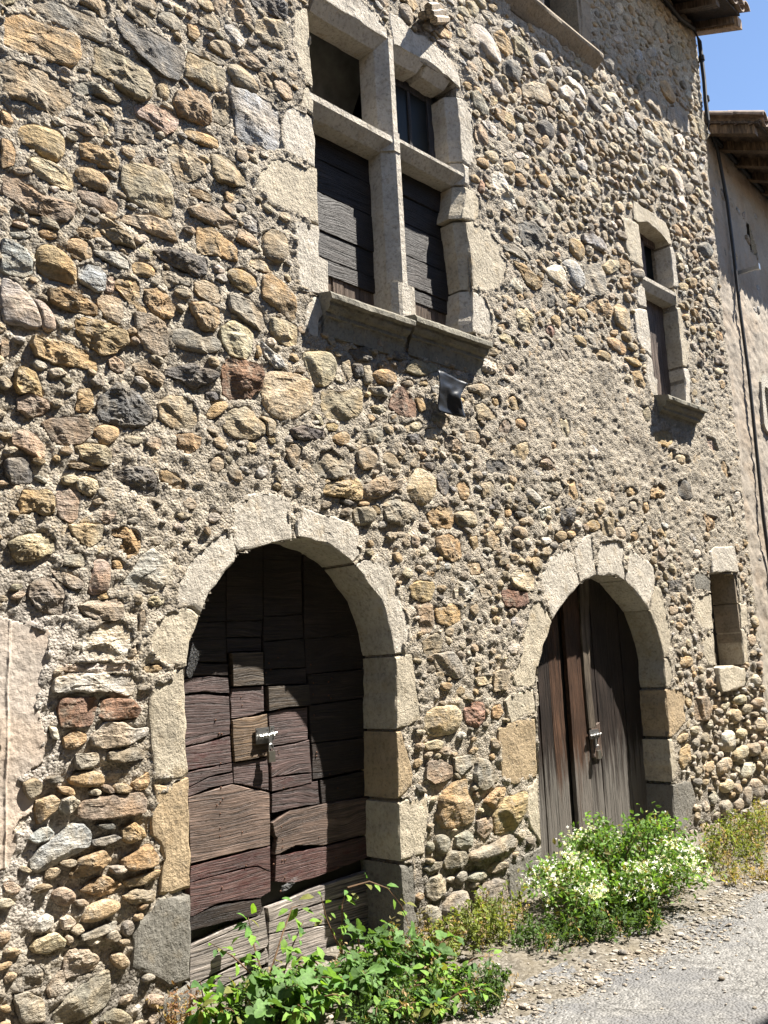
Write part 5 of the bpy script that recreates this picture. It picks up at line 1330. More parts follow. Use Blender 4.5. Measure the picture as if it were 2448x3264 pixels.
mb = MB(); mb.box((4.62, .20, 5.36), (4.70, .235, 6.1)); mb.box((5.10, .20, 5.36), (5.17, .235, 6.1)); mb.box((4.70, .202, 6.02), (5.10, .235, 6.09)); mb.box((4.875, .205, 5.42), (4.905, .23, 6.02)); mb.v = [np.vstack(mb.v)]; mb.c = [np.tile((.030, .028, .030), (mb.n, 1))]
mb.build('sash', MAT['timber'], w1)
mb = MB(); mb.box((4.60, .19, 5.36), (5.16, .235, 5.415), (.24, .19, .15)); mb.build('sash_rail', MAT['plank'], w1)
mb = MB(); mb.box((4.70, .217, 5.41), (5.10, .222, 6.02)); mb.build('pane', MAT['glass'], w1)
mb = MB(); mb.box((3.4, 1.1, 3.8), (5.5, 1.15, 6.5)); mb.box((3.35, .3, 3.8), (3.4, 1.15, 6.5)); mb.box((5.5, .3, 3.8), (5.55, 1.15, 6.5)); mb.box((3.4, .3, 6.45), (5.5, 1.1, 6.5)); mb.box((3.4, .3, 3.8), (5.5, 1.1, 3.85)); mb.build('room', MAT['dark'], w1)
mb = MB(); mb.add([(3.5, .26, 6.2), (4.6, .26, 6.3), (4.6, .75, 5.55), (3.5, .75, 5.75)], [(0, 1, 2, 3)]); mb.build('sloping_board', MAT['room'], w1)
planks_h(grp['w2'], 4.0, 5.22, [8.0, 8.25, 8.5, 8.75], .155, (.10, .075, .06), 440, 0, True)
mb = MB(); mb.box((8.0, .15, 5.86), (8.75, .19, 5.97), (.12, .09, .08)); mb.box((8.02, .155, 5.34), (8.10, .19, 5.9), (.09, .06, .055)); mb.box((8.36, .15, 5.34), (8.44, .19, 5.9), (.10, .075, .07)); mb.build('casement', MAT['timber'], grp['w2'])
mb = MB(); mb.box((7.9, .215, 5.2), (8.8, .22, 6.0)); mb.build('pane', MAT['glass'], grp['w2'])
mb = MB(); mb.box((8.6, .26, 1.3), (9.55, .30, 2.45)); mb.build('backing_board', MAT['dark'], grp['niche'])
for k, (z0, z1) in enumerate(((1.43, 1.755), (1.77, 2.06), (2.07, 2.40))):
    mb = MB(); mb.box((9.385, .0, z0), (9.46, .26, z1), BCOL['t']); mb.build('reveal_block', MAT['ashlar'], grp['niche'])
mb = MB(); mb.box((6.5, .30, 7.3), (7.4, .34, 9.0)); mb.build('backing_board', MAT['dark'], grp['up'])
mb = MB(); mb.box((7.255, .0, 7.4), (7.40, .30, 8.95), BCOL['t']); mb.build('reveal_block', MAT['ashlar'], grp['up'])

# ---------------------------------------------------------------- eaves of the stone house
roof = empty('roof', (9.5, 0, 9.1), house)
def slope_box(mb, x0, x1, ya, yb, za, zb, th, c=None):      # a board that follows the roof slope
    v = [(x, y, z) for x in (x0, x1) for (y, z) in ((ya, za), (yb, zb), (yb, zb + th), (ya, za + th))]
    mb.add(v, [(0, 1, 2, 3), (7, 6, 5, 4), (0, 4, 5, 1), (1, 5, 6, 2), (2, 6, 7, 3), (3, 7, 4, 0)], c)
mb = MB(); slope_box(mb, -5, 10.02, -.56, 5.0, 8.93, 11.2, .03, (.05, .038, .03)); mb.build('roof_deck', MAT['timber'], roof)
for k in range(6):
    x = 10.0 - k * .46; mb = MB(); slope_box(mb, x - .05, x + .05, -.50, .5, 8.845, 9.245, .09, (.08, .058, .042)); mb.build('rafter', MAT['timber'], roof)
mb = MB(); slope_box(mb, 9.99, 10.10, -.54, .4, 8.80, 9.19, .13, (.30, .20, .12)); mb.build('verge_board', MAT['timber'], roof)
def canal(mb, x, ya, za, yb, zb, r, up, th=.014, taper=.86):
    n = 8; v = []
    for (y, z, rr) in ((ya, za, r), (yb, zb, r * taper)):
        for ro in (rr, rr - th):
            for i in range(n + 1):
                t = math.pi * i / n; v.append((x + ro * math.cos(t), y, z + ro * math.sin(t) * up))
    m_ = n + 1; f = []
    for i in range(n):
        f += [(i, i + 1, 2 * m_ + i + 1, 2 * m_ + i), (m_ + i, 3 * m_ + i, 3 * m_ + i + 1, m_ + i + 1), (i, m_ + i, m_ + i + 1, i + 1), (2 * m_ + i, 2 * m_ + i + 1, 3 * m_ + i + 1, 3 * m_ + i)]
    f += [(0, 2 * m_, 3 * m_, m_), (n, m_ + n, 3 * m_ + n, 2 * m_ + n)]
    mb.add(v, f)
for k in range(8):
    x = 10.06 - k * .19
    for row in range(2):
        y0_ = -.64 + row * .36; z0_ = 8.965 + row * .147
        mb = MB(); canal(mb, x - .095, y0_ + .03, z0_ + .06, y0_ + .45, z0_ + .06 + .17, .085, -1); mb.build('roof_tile', MAT['tile'], roof, smooth=False)
        mb = MB(); canal(mb, x, y0_, z0_ + .045, y0_ + .43, z0_ + .045 + .175, .09, 1); mb.build('roof_tile', MAT['tile'], roof, smooth=False)

# ---------------------------------------------------------------- neighbour house
nb = empty('plastered_house', (9.9, .35, 0), rz=math.radians(4), label='plastered house with deep timber eaves beyond the stone house', cat='house')
def nbo(mb, name, mat, parent=nb, **k):                     # built in the neighbour's own axes
    o = mesh_obj(name, np.vstack(mb.v), mb.f, mat, None, np.vstack(mb.c) if mb.c else None, k.pop('smooth', False), **k); o.parent = parent
    bm = bmesh.new(); bm.from_mesh(o.data); bmesh.ops.recalc_face_normals(bm, faces=bm.faces); bm.to_mesh(o.data); bm.free(); return o
xs = np.linspace(-.25, 9, 330); zs = np.linspace(-.3, 8.6, 350); X, Z = np.meshgrid(xs, zs)
Y = -.025 * fbm(X * 2, Z * 2, 0, 4, 3) - .018 * fbm(X * 9, Z * 10, 0, 4, 4, .65) - .012 * np.abs(fbm(X * 22, Z * 25, 0, 3, 14))
slit = ((X > 2.16) & (X < 2.40) & (Z > 4.48) & (Z < 5.06)); loop = (X > 2.50) & (X < 2.62 + (7.53 - Z) * .45) & (Z > 7.12) & (Z < 7.53)
keep = ~(slit | loop); idx = np.arange(X.size).reshape(X.shape); q4 = keep[:-1, :-1] & keep[1:, 1:] & keep[:-1, 1:] & keep[1:, :-1]
fa = np.stack([idx[:-1, :-1], idx[:-1, 1:], idx[1:, 1:], idx[1:, :-1]], -1)[q4]
low = np.clip((1.9 + .5 * fbm(X * 2, Z * 2, 0, 3, 12) - Z) / .3, 0, 1).ravel()[:, None]
pc = np.array([.275, .235, .185]) * (1 - low) + np.array([.265, .235, .185]) * low
mb = MB(); mb.add(np.stack([X.ravel(), Y.ravel(), Z.ravel()], 1), fa.tolist(), pc); nbo(mb, 'wall', MAT['plaster'], smooth=True)
mb = MB(); mb.box((2.0, .22, 4.3), (2.6, .26, 5.3)); nbo(mb, 'recess_back', MAT['dark']); mb = MB(); mb.box((2.3, .16, 6.9), (3.1, .2, 7.8)); nbo(mb, 'recess_back', MAT['dark'])
sur = MB(); a = []
prof = [(1.27, 4.22), (1.20, 4.30), (1.24, 4.6), (1.29, 4.9), (1.40, 5.03), (1.56, 5.03), (1.66, 4.9), (1.68, 4.6), (1.70, 4.3), (1.62, 4.2)]
inn = [(1.40, 4.30), (1.37, 4.32), (1.37, 4.6), (1.38, 4.78), (1.43, 4.86), (1.54, 4.86), (1.58, 4.78), (1.59, 4.6), (1.59, 4.32), (1.57, 4.30)]
prof = [(x + .80, z + .20) for x, z in prof]; inn = [(x + .80, z + .20) for x, z in inn]
n_ = len(prof); v = [(x, -.045, z) for x, z in prof] + [(x, -.045, z) for x, z in inn] + [(x, .05, z) for x, z in prof] + [(x, .24, z) for x, z in inn]
f = [(i, (i + 1) % n_, n_ + (i + 1) % n_, n_ + i) for i in range(n_)] + [(n_ + i, n_ + (i + 1) % n_, 3 * n_ + (i + 1) % n_, 3 * n_ + i) for i in range(n_)] + [(i, 2 * n_ + i, 2 * n_ + (i + 1) % n_, (i + 1) % n_) for i in range(n_)]
sur.add(v, f, (.40, .37, .31)); nbo(sur, 'window_surround', MAT['ashlar'])
rs = np.random.default_rng(5); k = 0; ns = 0
while ns < 46 and k < 2000:                                   # stones that show through the plaster
    k += 1; x = rs.uniform(.9, 3.4); z = rs.uniform(6.0, 8.2) if ns < 30 else rs.uniform(.05, 3.2)
    if z < 3.3 and x > 1.9: continue
    ra = rs.uniform(.05, .13); an = np.sort(rs.uniform(0, 2 * np.pi, 8)); q = np.stack([x + ra * np.cos(an), z + ra * rs.uniform(.5, .9) * np.sin(an)], 1)
    if area(q) < .004: continue
    v, f = stone_mesh(q, 'r', 900 + k, .03, -.006)
    mb = MB(); mb.add(v, f, np.array(COL['gbvty'[rs.integers(5)]]) * .95); nbo(mb, 'stone', MAT['stone'], smooth=True); ns += 1
nroof = empty('roof', (0, 0, 8)); nroof.parent = nb
def nro(mb, name, mat, **k):
    o = nbo(mb, name, mat, nroof, **k); o.location.z -= 8; return o
sl_ = .45
mb = MB(); slope_box(mb, 1.05, 12, -.70, 4.0, 8.42 - sl_ * .70, 8.42 + 4 * sl_, .03, (.055, .040, .028)); nro(mb, 'roof_deck', MAT['timber'])
for k in range(14):
    s_ = 1.08 + k * .55; mb = MB(); slope_box(mb, s_, s_ + .11, -.64, .3, 8.29 - sl_ * .64, 8.29 + .3 * sl_, .13, (.11, .075, .045)); nro(mb, 'rafter', MAT['timber'])
for k in range(5):
    mb = MB(); y_ = .10 - k * .17; mb.box((1.05, y_ - .14, 8.392 + sl_ * y_), (8, y_, 8.41 + sl_ * y_), (.07, .048, .032)); nro(mb, 'eaves_board', MAT['timber'])
for k in range(16):
    s_ = 1.10 + k * .2
    for row in range(3):
        y0_ = -.78 + row * .36; z0_ = 8.45 + sl_ * y0_
        mb = MB(); canal(mb, s_ + .1, y0_ + .03, z0_ + .09, y0_ + .45, z0_ + .09 + .42 * sl_, .085, -1); nro(mb, 'roof_tile', MAT['tile'])
        mb = MB(); canal(mb, s_, y0_, z0_ + .07, y0_ + .43, z0_ + .07 + .43 * sl_ + .02, .09, 1); nro(mb, 'roof_tile', MAT['tile'])
mb = MB(); mb.box((1.70, -.30, 6.50), (1.73, .0, 6.55)); mb.box((1.69, -.31, 6.49), (1.75, -.28, 6.57)); nbo(mb, 'bracket', MAT['steel'])

# ---------------------------------------------------------------- the house across the lane (its roof edge throws the shadow at the bottom right corner)
opp = empty('house_across_lane', (10, -5, 0), label='plain house across the lane whose roof shadow touches the bottom right corner of the road', cat='house')
mb = MB(); mb.box((-14, -9.0, -.3), (42, -5.0, 6.55), (.27, .235, .185)); mb.build('wall', MAT['plaster'], opp)
mb = MB(); slope_box(mb, -14.2, 42.2, -4.56, -9.4, 6.15, 8.2, .16, (.2, .15, .1)); mb.build('roof', MAT['tile'], opp)
for k in range(9):
    for z0 in (1.0, 3.9):
        mb = MB(); mb.box((-11 + 5.6 * k, -5.02, z0), (-10 + 5.6 * k, -4.98, z0 + 1.5), (.10, .08, .06)); mb.build('shutter', MAT['timber'], opp)

# ---------------------------------------------------------------- loose things on the wall
c4, s4 = math.cos(math.radians(4)), math.sin(math.radians(4))
def nbw(s_, z, y=-.05): return (9.9 + s_ * c4 - y * s4, .35 + s_ * s4 + y * c4, z)
mb = MB(); mb.tube([(7.5, -.05, 9.0), (8.4, -.05, 8.97), (9.17, -.05, 9.00), (9.53, -.05, 8.94), (9.88, -.06, 8.98), (10.0, -.06, 8.86), (10.0, -.06, 8.64), (10.0, -.06, 8.35), (9.97, -.06, 8.04), (9.97, -.06, 7.8), (9.98, -.05, 7.66), (10.02, .1, 7.75), nbw(.6, 8.2), nbw(1.25, 8.32), nbw(2.4, 8.30), nbw(5, 8.30)], .025, 7)
mb.tube([nbw(1.27, 8.34), nbw(1.42, 8.18), nbw(1.56, 7.51), nbw(1.57, 6.8), nbw(1.55, 6.0), nbw(1.59, 5.07), nbw(1.54, 4.22), nbw(1.48, 3.2), nbw(1.5, 2.84), nbw(1.52, 2.0), nbw(1.5, .9)], .022, 6)
for (x, z) in ((10.0, 8.64), (10.0, 8.1)): mb.tube([(x, -.06, z - .03), (x, -.06, z + .03)], .038, 7)
mb.build('cable', MAT['cable'], label='black cable running along the eaves and down beside the house corner', cat='cable', origin=(9.98, -.05, 8.0))
log = empty('beam_stub', (4.95, -.03, 6.5), label='splintered end of an old wooden beam above the mullioned window', cat='beam')
for k in range(7):
    o1 = np.array([RNG.uniform(-.03, .03), RNG.uniform(-.03, .03), RNG.uniform(-.045, .045)])
    a = np.array([5.22, .06, 6.76]) + o1; b3 = np.array([4.80 + RNG.uniform(-.02, .05), -.10 + RNG.uniform(-.02, .02), 6.44]) + o1 * 1.3
    mb = MB(); mb.tube([a, (a + b3) / 2 + o1 * .3, b3], [.018, .032, .034], 6, np.array((.20, .15, .095)) * RNG.uniform(.6, 1.2)); mb.build('splinter', MAT['plank'], log)
sc_ = P(EXTRA['scrap']); X = np.linspace(0, 1, 16); Zs = np.linspace(0, 1, 20); v = []; f = []
x0, z0 = sc_.min(0); x1, z1 = sc_.max(0)
for b_ in Zs:
    wd = .62 + .38 * abs(b_ - .55) * 1.6
    for a_ in X:
        x = x0 + (x1 - x0) * a_ * wd + .02 * b_ ; z = z0 + (z1 - z0) * b_ - .06 * a_ * b_
        v.append((x, -.075 - .03 * fbm(a_ * 2.2, b_ * 2.2, 3, 3, 4) - .05 * b_ * a_, z))
for j in range(19):
    for i in range(15): f.append((j * 16 + i, j * 16 + i + 1, (j + 1) * 16 + i + 1, (j + 1) * 16 + i))
o = mesh_obj('plastic_scrap', v, f, MAT['plastic'], smooth=True, label='crumpled scrap of black plastic hanging on the stones below the big window sill', cat='plastic scrap')
md = o.modifiers.new('thickness', 'SOLIDIFY'); md.thickness = .003
def web(name, pts, label):
    v = []; f = []; n1, n2 = 10, 8
    a, b_, c_, d_ = [np.array(p) for p in pts]
    for i in range(n1):
        for j in range(n2):
            s_, t_ = i / (n1 - 1), j / (n2 - 1); p = (1 - s_) * ((1 - t_) * a + t_ * d_) + s_ * ((1 - t_) * b_ + t_ * c_); p = p + np.array([0, .02 * math.sin(3 * s_) * t_, -.02 * math.sin(math.pi * s_)]); v.append(p)
    for i in range(n1 - 1):
        for j in range(n2 - 1): f.append((i * n2 + j, i * n2 + j + 1, (i + 1) * n2 + j + 1, (i + 1) * n2 + j))
    mesh_obj(name, v, f, MAT['cobweb'], smooth=True, label=label, cat='cobweb')
web('cobweb', [(2.67, .02, 1.62), (2.86, .25, 1.60), (2.93, .24, 1.74), (2.74, .06, 1.78)], 'white cobweb in the left corner of the left arched doorway')
web('cobweb', [(3.42, .24, .37), (3.52, .20, .43), (3.55, .20, .47), (3.43, .24, .40)], 'small torn cobweb low on the left plank door')

# ---------------------------------------------------------------- pebbles
def rock(mb, x, y, z, r, col, seed):
    rs = np.random.default_rng(seed); n, m_ = 7, 4; v = []; f = []
    sx, sy, sz = r * rs.uniform(.8, 1.3), r * rs.uniform(.7, 1.1), r * rs.uniform(.35, .6); th = rs.uniform(0, 3.1)
    for j in range(m_):
        ph = math.pi / 2 * (j / (m_ - 1) * 1.7 - .7) if False else (-.5 + 2.0 * j / m_)
        for i in range(n):
            t = 2 * math.pi * i / n; k = rs.uniform(.85, 1.12); a, b_ = sx * math.cos(t) * math.cos(ph) * k, sy * math.sin(t) * math.cos(ph) * k
            v.append((x + a * math.cos(th) - b_ * math.sin(th), y + a * math.sin(th) + b_ * math.cos(th), z + sz * math.sin(ph)))
    v.append((x, y, z + sz)); 
    for j in range(m_ - 1):
        for i in range(n): f.append((j * n + i, j * n + (i + 1) % n, (j + 1) * n + (i + 1) % n, (j + 1) * n + i))
    for i in range(n): f.append(((m_ - 1) * n + i, (m_ - 1) * n + (i + 1) % n, m_ * n))
    mb.add(v, f, col)
gv = MB()
for k in range(3800):
    x = RNG.uniform(2.6, 9.5); e = float(road_edge(np.array(x))); y = e + RNG.normal(.02, .11) if RNG.random() < .85 else RNG.uniform(-2.6, -.5)
    if y > -.1: continue
    r_ = min(.026, .004 + RNG.exponential(.0042)); c = np.array([.30, .28, .25]) * RNG.uniform(.55, 1.25)
    z = float(road_z(np.array(x), np.array(y))) if y < e - .1 else float(max(verge_z(np.array(x), np.array(y)), road_z(np.array(x), np.array(y)) if y < -1 else -9))
    rock(gv, x, y, z + .2 * r_, r_, c, k)
gv.build('gravel', MAT['stone'], kind='stuff', smooth=True)

# ---------------------------------------------------------------- plants
def leaf_fan(mb, p, d, up, L, Wd, col, curl=.25):            # a small leaf: six faces along a curved rib
    d = Vector(d).normalized(); s = d.cross(Vector(up)); s = s.normalized() if s.length > 1e-3 else d.orthogonal().normalized(); nrm = s.cross(d)
    p = Vector(p); v = []; ts = (0, .35, .7, 1.0); ws = (.12, 1.0, .75, .05)
    for t, w_ in zip(ts, ws):
        c = p + d * (L * t) - nrm * (curl * L * t * t)
        v += [tuple(c + s * (Wd * .5 * w_) + nrm * (.12 * Wd * w_)), tuple(c), tuple(c - s * (Wd * .5 * w_) + nrm * (.12 * Wd * w_))]
    f = []
    for i in range(3): f += [(3 * i, 3 * i + 1, 3 * i + 4, 3 * i + 3), (3 * i + 1, 3 * i + 2, 3 * i + 5, 3 * i + 4)]
    mb.add(v, f, col)
def rdir(rs, upb=.3):
    d = Vector((rs.normal(), rs.normal(), rs.normal() + upb)); return d.normalized()
G1, G2, G3, GY, GB = np.array((.075, .145, .030)), np.array((.125, .215, .050)), np.array((.030, .065, .018)), np.array((.19, .17, .045)), np.array((.17, .105, .055))
def bush():
    e = empty('flowering_bush', (5.5, -.72, 0), label='low clematis bush with white flowers in front of the right plank door', cat='bush'); rs = np.random.default_rng(3)
    fo = MB(); fl = MB(); stv = MB(); NB = 85
    for k in range(NB):                                      # arching stems that carry leaves and flower heads
        a = rs.uniform(0, 2 * np.pi); r0 = rs.uniform(0, .25); base_ = Vector((5.50 + r0 * math.cos(a) * 1.2, -.70 + r0 * math.sin(a), 0))
        ln_ = rs.uniform(.5, 1.08); out = Vector((math.cos(a) * 1.25, math.sin(a) * .80, 0)) * ln_ * .46; h = rs.uniform(.20, .56) * (1.1 - .45 * ln_)
        if out.x < 0: h *= .62
        pts = []
        for t in np.linspace(0, 1, 9):
            p = base_ + out * t + Vector((0, 0, h * math.sin(min(1, t * 1.15) * math.pi * .72) * 1.1)) + Vector((rs.normal(0, .012), rs.normal(0, .012), rs.normal(0, .01))); p.z = max(p.z, .02); p.y = min(p.y, -.05); pts.append(p)
        stv.tube(pts, [.006 - .0045 * t for t in np.linspace(0, 1, 9)], 4, (.14, .12, .05))
        for j in range(105):
            t = rs.uniform(.08, 1) * 8; i = min(7, int(t)); p = pts[i].lerp(pts[i + 1], t - i) + Vector((rs.normal(0, .045), rs.normal(0, .04), rs.normal(0.005, .04)))
            p.z = max(p.z, .01); c = (G1 * .35 + G2 * .65) * rs.uniform(.6, 1.55) if rs.random() > .12 else GY * rs.uniform(.6, 1)
            L = rs.uniform(.022, .050); leaf_fan(fo, p, rdir(rs), rdir(rs, 1.2), L, L * rs.uniform(.4, .6), c)
        if rs.random() < (.95 if out.x < .1 or out.y < -.2 else .35):
            for cl in range(rs.integers(1, 5)):
                t = rs.uniform(.45, 1) * 8; i = min(7, int(t)); cc = pts[i].lerp(pts[i + 1], t - i) + Vector((0, -.02, .05))
                for j in range(rs.integers(7, 20)):
                    p = cc + Vector((rs.normal(0, .034), rs.normal(0, .034), rs.normal(-.01, .026))); d0 = rdir(rs, 1.0); s = d0.orthogonal().normalized(); s2 = d0.cross(s); r_ = rs.uniform(.007, .013)
                    for q_ in range(4):
                        t_ = q_ * math.pi / 2 + rs.uniform(-.2, .2); dd = s * math.cos(t_) + s2 * math.sin(t_); w_ = s2 * math.cos(t_) - s * math.sin(t_)
                        fl.add([tuple(p), tuple(p + dd * r_ * .6 + w_ * r_ * .3 + d0 * r_ * .2), tuple(p + dd * r_ * 1.2 + d0 * r_ * .15), tuple(p + dd * r_ * .6 - w_ * r_ * .3 + d0 * r_ * .2)], [(0, 1, 2, 3)], np.array((.88, .88, .84)) * rs.uniform(.85, 1.08))
    fo.build('foliage', MAT['leaf'], e, kind='stuff'); fl.build('flowers', MAT['petal'], e, kind='stuff'); stv.build('stems', MAT['leaf'], e, kind='stuff')
bush()
def weed(x, y, r_, h, n, tone, label, seed, grp_='weed clumps along the foot of the wall', dry=.2, cat='weed'):
    rs = np.random.default_rng(seed); mb = MB()
    for k in range(n):
        a = rs.uniform(0, 2 * np.pi); q = r_ * math.sqrt(rs.random()); p0 = Vector((x + q * math.cos(a), min(y + q * .7 * math.sin(a), -.02), -.01)); hh = h * rs.uniform(.4, 1.1); lean = Vector((rs.normal(0, .35), rs.normal(-.1, .3), 1)).normalized()
        isdry = rs.random() < dry; c = (np.array((.30, .22, .12)) if isdry else tone) * rs.uniform(.7, 1.3); p1 = p0 + lean * hh
        pts = [p0, p0.lerp(p1, .5) + Vector((rs.normal(0, .012), 0, 0)), p1]; mb.tube(pts, [.0026, .002, .001], 3, c * .8)
        for j in range(int(10 + 24 * hh / .25)):
            t = rs.uniform(.12, 1); p = p0.lerp(p1, t) + Vector((rs.normal(0, .010), rs.normal(0, .010), 0)); L = rs.uniform(.014, .038) * (.7 if isdry else 1)
            leaf_fan(mb, p, rdir(rs, .5), rdir(rs, 1.5), L, L * rs.uniform(.35, .55), c * rs.uniform(.75, 1.3))
    mb.build('weed_clump', MAT['leaf'], origin=(x, y, 0), label=label, cat=cat, group=grp_, smooth=False)
YG = np.array((.150, .180, .045)); DG = np.array((.060, .105, .028)); YY = np.array((.20, .19, .05))
weed(3.95, -.30, .25, .20, 50, np.array((.14, .12, .05)), 'brownish weed clump beside the right jamb of the left doorway', 1, dry=.55)
weed(4.25, -.42, .28, .22, 60, YG, 'yellow-green weed clump under the big base stones between the doorways', 2)
weed(4.55, -.35, .28, .22, 60, YG * .9, 'mixed green and dry weed clump against the wall between the doorways', 3, dry=.3)
weed(4.62, -.78, .30, .14, 60, DG, 'low dark green weed mat at the left foot of the flowering bush', 4, dry=.1)
weed(5.0, -1.0, .30, .16, 70, DG * 1.1, 'low green weed mat at the road side of the flowering bush', 5, dry=.1)
weed(7.0, -.75, .35, .25, 60, YG, 'sunny weed clump just behind the flowering bush', 6, dry=.35)
weed(7.7, -.55, .40, .28, 70, YG * .95, 'yellow-green weed clump below the cobble wall right of the right doorway', 7, dry=.3)
weed(8.5, -.6, .45, .30, 70, YY, 'yellowing weed clump below the slit window', 8, dry=.3)
weed(9.4, -.6, .5, .34, 70, YG, 'farthest weed clump at the right edge of the verge', 9, dry=.25)
weed(6.6, -1.05, .35, .10, 50, YY, 'short dry weed tuft at the road edge behind the bush', 10, dry=.6)
weed(2.50, -.10, .06, .20, 14, np.array((.20, .11, .06)), 'reddish dry weed tuft on the base block left of the left door', 11, dry=.7)
weed(2.12, -.06, .05, .16, 8, YY, 'small yellowish weed sprig on the grey stone at the bottom left', 12, dry=.4)
# fig seedlings with big lobed leaves
def fig_leaf_mesh(name, seed, lobes=5):
    rs = np.random.default_rng(seed); pts = []; n = 40
    for i in range(n + 1):
        t = i / n * 2 * np.pi; a = t - np.pi
        lob = .62 + .38 * abs(math.cos(a * lobes / 2.0)) ** .8 if abs(a) < 2.75 else .30
        r_ = lob * (1.0 - .18 * abs(a) / np.pi) * rs.uniform(.95, 1.05)
        pts.append((r_ * math.cos(a), r_ * math.sin(a)))
    v = [(0, 0, 0)] + [(x * .5 + .12, y * .5, .10 * (abs(y) ** 1.5) - .16 * max(x, 0) ** 2 + .02 * rs.normal()) for x, y in pts[:-1]]
    v += [(x * .27 + .07, y * .27, .05 * abs(y) - .03 * max(x, 0)) for x, y in pts[:-1]]
    f = []
    for i in range(n):
        j = (i + 1) % n; f.append((1 + i, 1 + j, 1 + n + j, 1 + n + i)); f.append((1 + n + i, 1 + n + j, 0))
    me = bpy.data.meshes.new(name); me.from_pydata(v, [], f); at = me.attributes.new('Col', 'FLOAT_COLOR', 'POINT')
    at.data.foreach_set('color', np.tile(np.r_[np.array((.085, .158, .046)) * rs.uniform(.7, 1.35), 1], len(v))); me.materials.append(MAT['leaf']); me.polygons.foreach_set('use_smooth', [True] * len(f)); return me
def oval_leaf_mesh(name, seed, col):
    mb = MB(); rs = np.random.default_rng(seed); leaf_fan(mb, (0, 0, 0), (1, 0, 0), (0, 0, 1), 1.0, rs.uniform(.48, .62), (0, 0, 0), .3)
    v = np.vstack(mb.v); me = bpy.data.meshes.new(name); me.from_pydata(v.tolist(), [], mb.f); at = me.attributes.new('Col', 'FLOAT_COLOR', 'POINT')
    at.data.foreach_set('color', np.tile(np.r_[np.array(col) * rs.uniform(.8, 1.25), 1], len(v))); me.materials.append(MAT['leaf']); me.polygons.foreach_set('use_smooth', [True] * len(mb.f)); return me
FIG = [fig_leaf_mesh('leaf', 40 + k, (5, 3, 5, 5)[k]) for k in range(4)]
OVAL = [oval_leaf_mesh('leaf', 60 + k, (.13, .235, .035)) for k in range(3)] + [oval_leaf_mesh('leaf', 70, (.08, .17, .035)), oval_leaf_mesh('leaf', 71, (.05, .11, .03)), oval_leaf_mesh('leaf', 72, (.18, .19, .05))]
def place_leaf(parent, me, p, d, nrm, size, rs):
    d = Vector(d).normalized(); nrm = Vector(nrm); s = nrm.cross(d); s = s.normalized() if s.length > 1e-3 else d.orthogonal().normalized(); nn = d.cross(s)
    M = Matrix(((d.x, s.x, nn.x, 0), (d.y, s.y, nn.y, 0), (d.z, s.z, nn.z, 0), (0, 0, 0, 1)))
    o = bpy.data.objects.new('leaf', me); C.objects.link(o); o.parent = parent
    o.matrix_local = Matrix.Translation(Vector(p) - parent.location) @ M @ Matrix.Scale(size, 4)
def leafy(name, stems, meshes, size, per, label, cat, seed, stemcol=(.16, .10, .06), group=None, spread=.05):
    rs = np.random.default_rng(seed); e = empty(name, stems[0][0], label=label, cat=cat)
    if group: e['group'] = group
    for st in stems:
        mb = MB(); pts = [Vector(p) for p in st]; mb.tube(pts, [.006 - .004 * i / (len(pts) - 1) for i in range(len(pts))], 5, stemcol)
        for k in range(per):
            t = (k + rs.uniform(.2, .9)) / per * (len(pts) - 1) * .9 + .1 * (len(pts) - 1); i = min(len(pts) - 2, int(t)); p = pts[i].lerp(pts[i + 1], t - i)
            d = Vector((rs.normal(-.1, .6), rs.normal(-.55, .5), rs.normal(-.05, .35))); nrm = Vector((rs.normal(.3, .3), rs.normal(-.55, .3), 1.0))
            q = p + d.normalized() * rs.uniform(.2, 1) * spread
            place_leaf(e, meshes[rs.integers(len(meshes))], q, d, nrm, size * rs.uniform(.5, 1.2), rs)
        mb.build('stem', MAT['leaf'], e)
    return e
def arc(a, b_, h, n=5): a, b_ = Vector(a), Vector(b_); return [a.lerp(b_, t) + Vector((0, 0, h * math.sin(math.pi * t))) for t in np.linspace(0, 1, n)]
FG = 'fig seedlings at the left doorway'
leafy('fig_seedling', [arc((3.00, -.30, 0), (2.95, -.48, .13), .05), arc((3.00, -.30, 0), (3.20, -.42, .14), .06), arc((3.00, -.30, 0), (2.80, -.34, .18), .05), arc((3.0, -.3, 0), (3.08, -.55, .15), .05)], FIG, .13, 9, 'fig seedling with broad lobed leaves at the foot of the left plank door', 'plant', 1, group=FG)
leafy('fig_seedling', [arc((3.30, -.52, 0), (3.15, -.72, .16), .06), arc((3.30, -.52, 0), (3.45, -.66, .13), .06), arc((3.30, -.52, 0), (3.35, -.42, .15), .04), arc((3.3, -.52, 0), (3.55, -.5, .2), .05)], FIG, .13, 10, 'fig seedling in the open verge nearest the road at the bottom edge', 'plant', 2, group=FG)
leafy('fig_seedling', [arc((3.62, -.18, 0), (3.66, -.26, .18), .03), arc((3.62, -.18, 0), (3.85, -.24, .14), .05), arc((3.62, -.18, 0), (3.5, -.30, .24), .05)], FIG, .13, 8, 'taller fig seedling standing before the right half of the left plank door', 'plant', 3, group=FG)
leafy('fig_seedling', [arc((3.75, -.55, 0), (3.70, -.70, .14), .05), arc((3.75, -.55, 0), (3.92, -.62, .16), .05), arc((3.75, -.55, 0), (3.65, -.48, .2), .05)], FIG, .12, 8, 'small fig seedling in the verge between the left doorway and the weeds', 'plant', 13, group=FG)
leafy('fig_seedling', [arc((2.75, -.42, 0), (2.72, -.56, .12), .05), arc((2.75, -.42, 0), (2.9, -.52, .16), .05)], FIG, .12, 8, 'leftmost fig seedling at the bottom edge below the left door', 'plant', 14, group=FG)
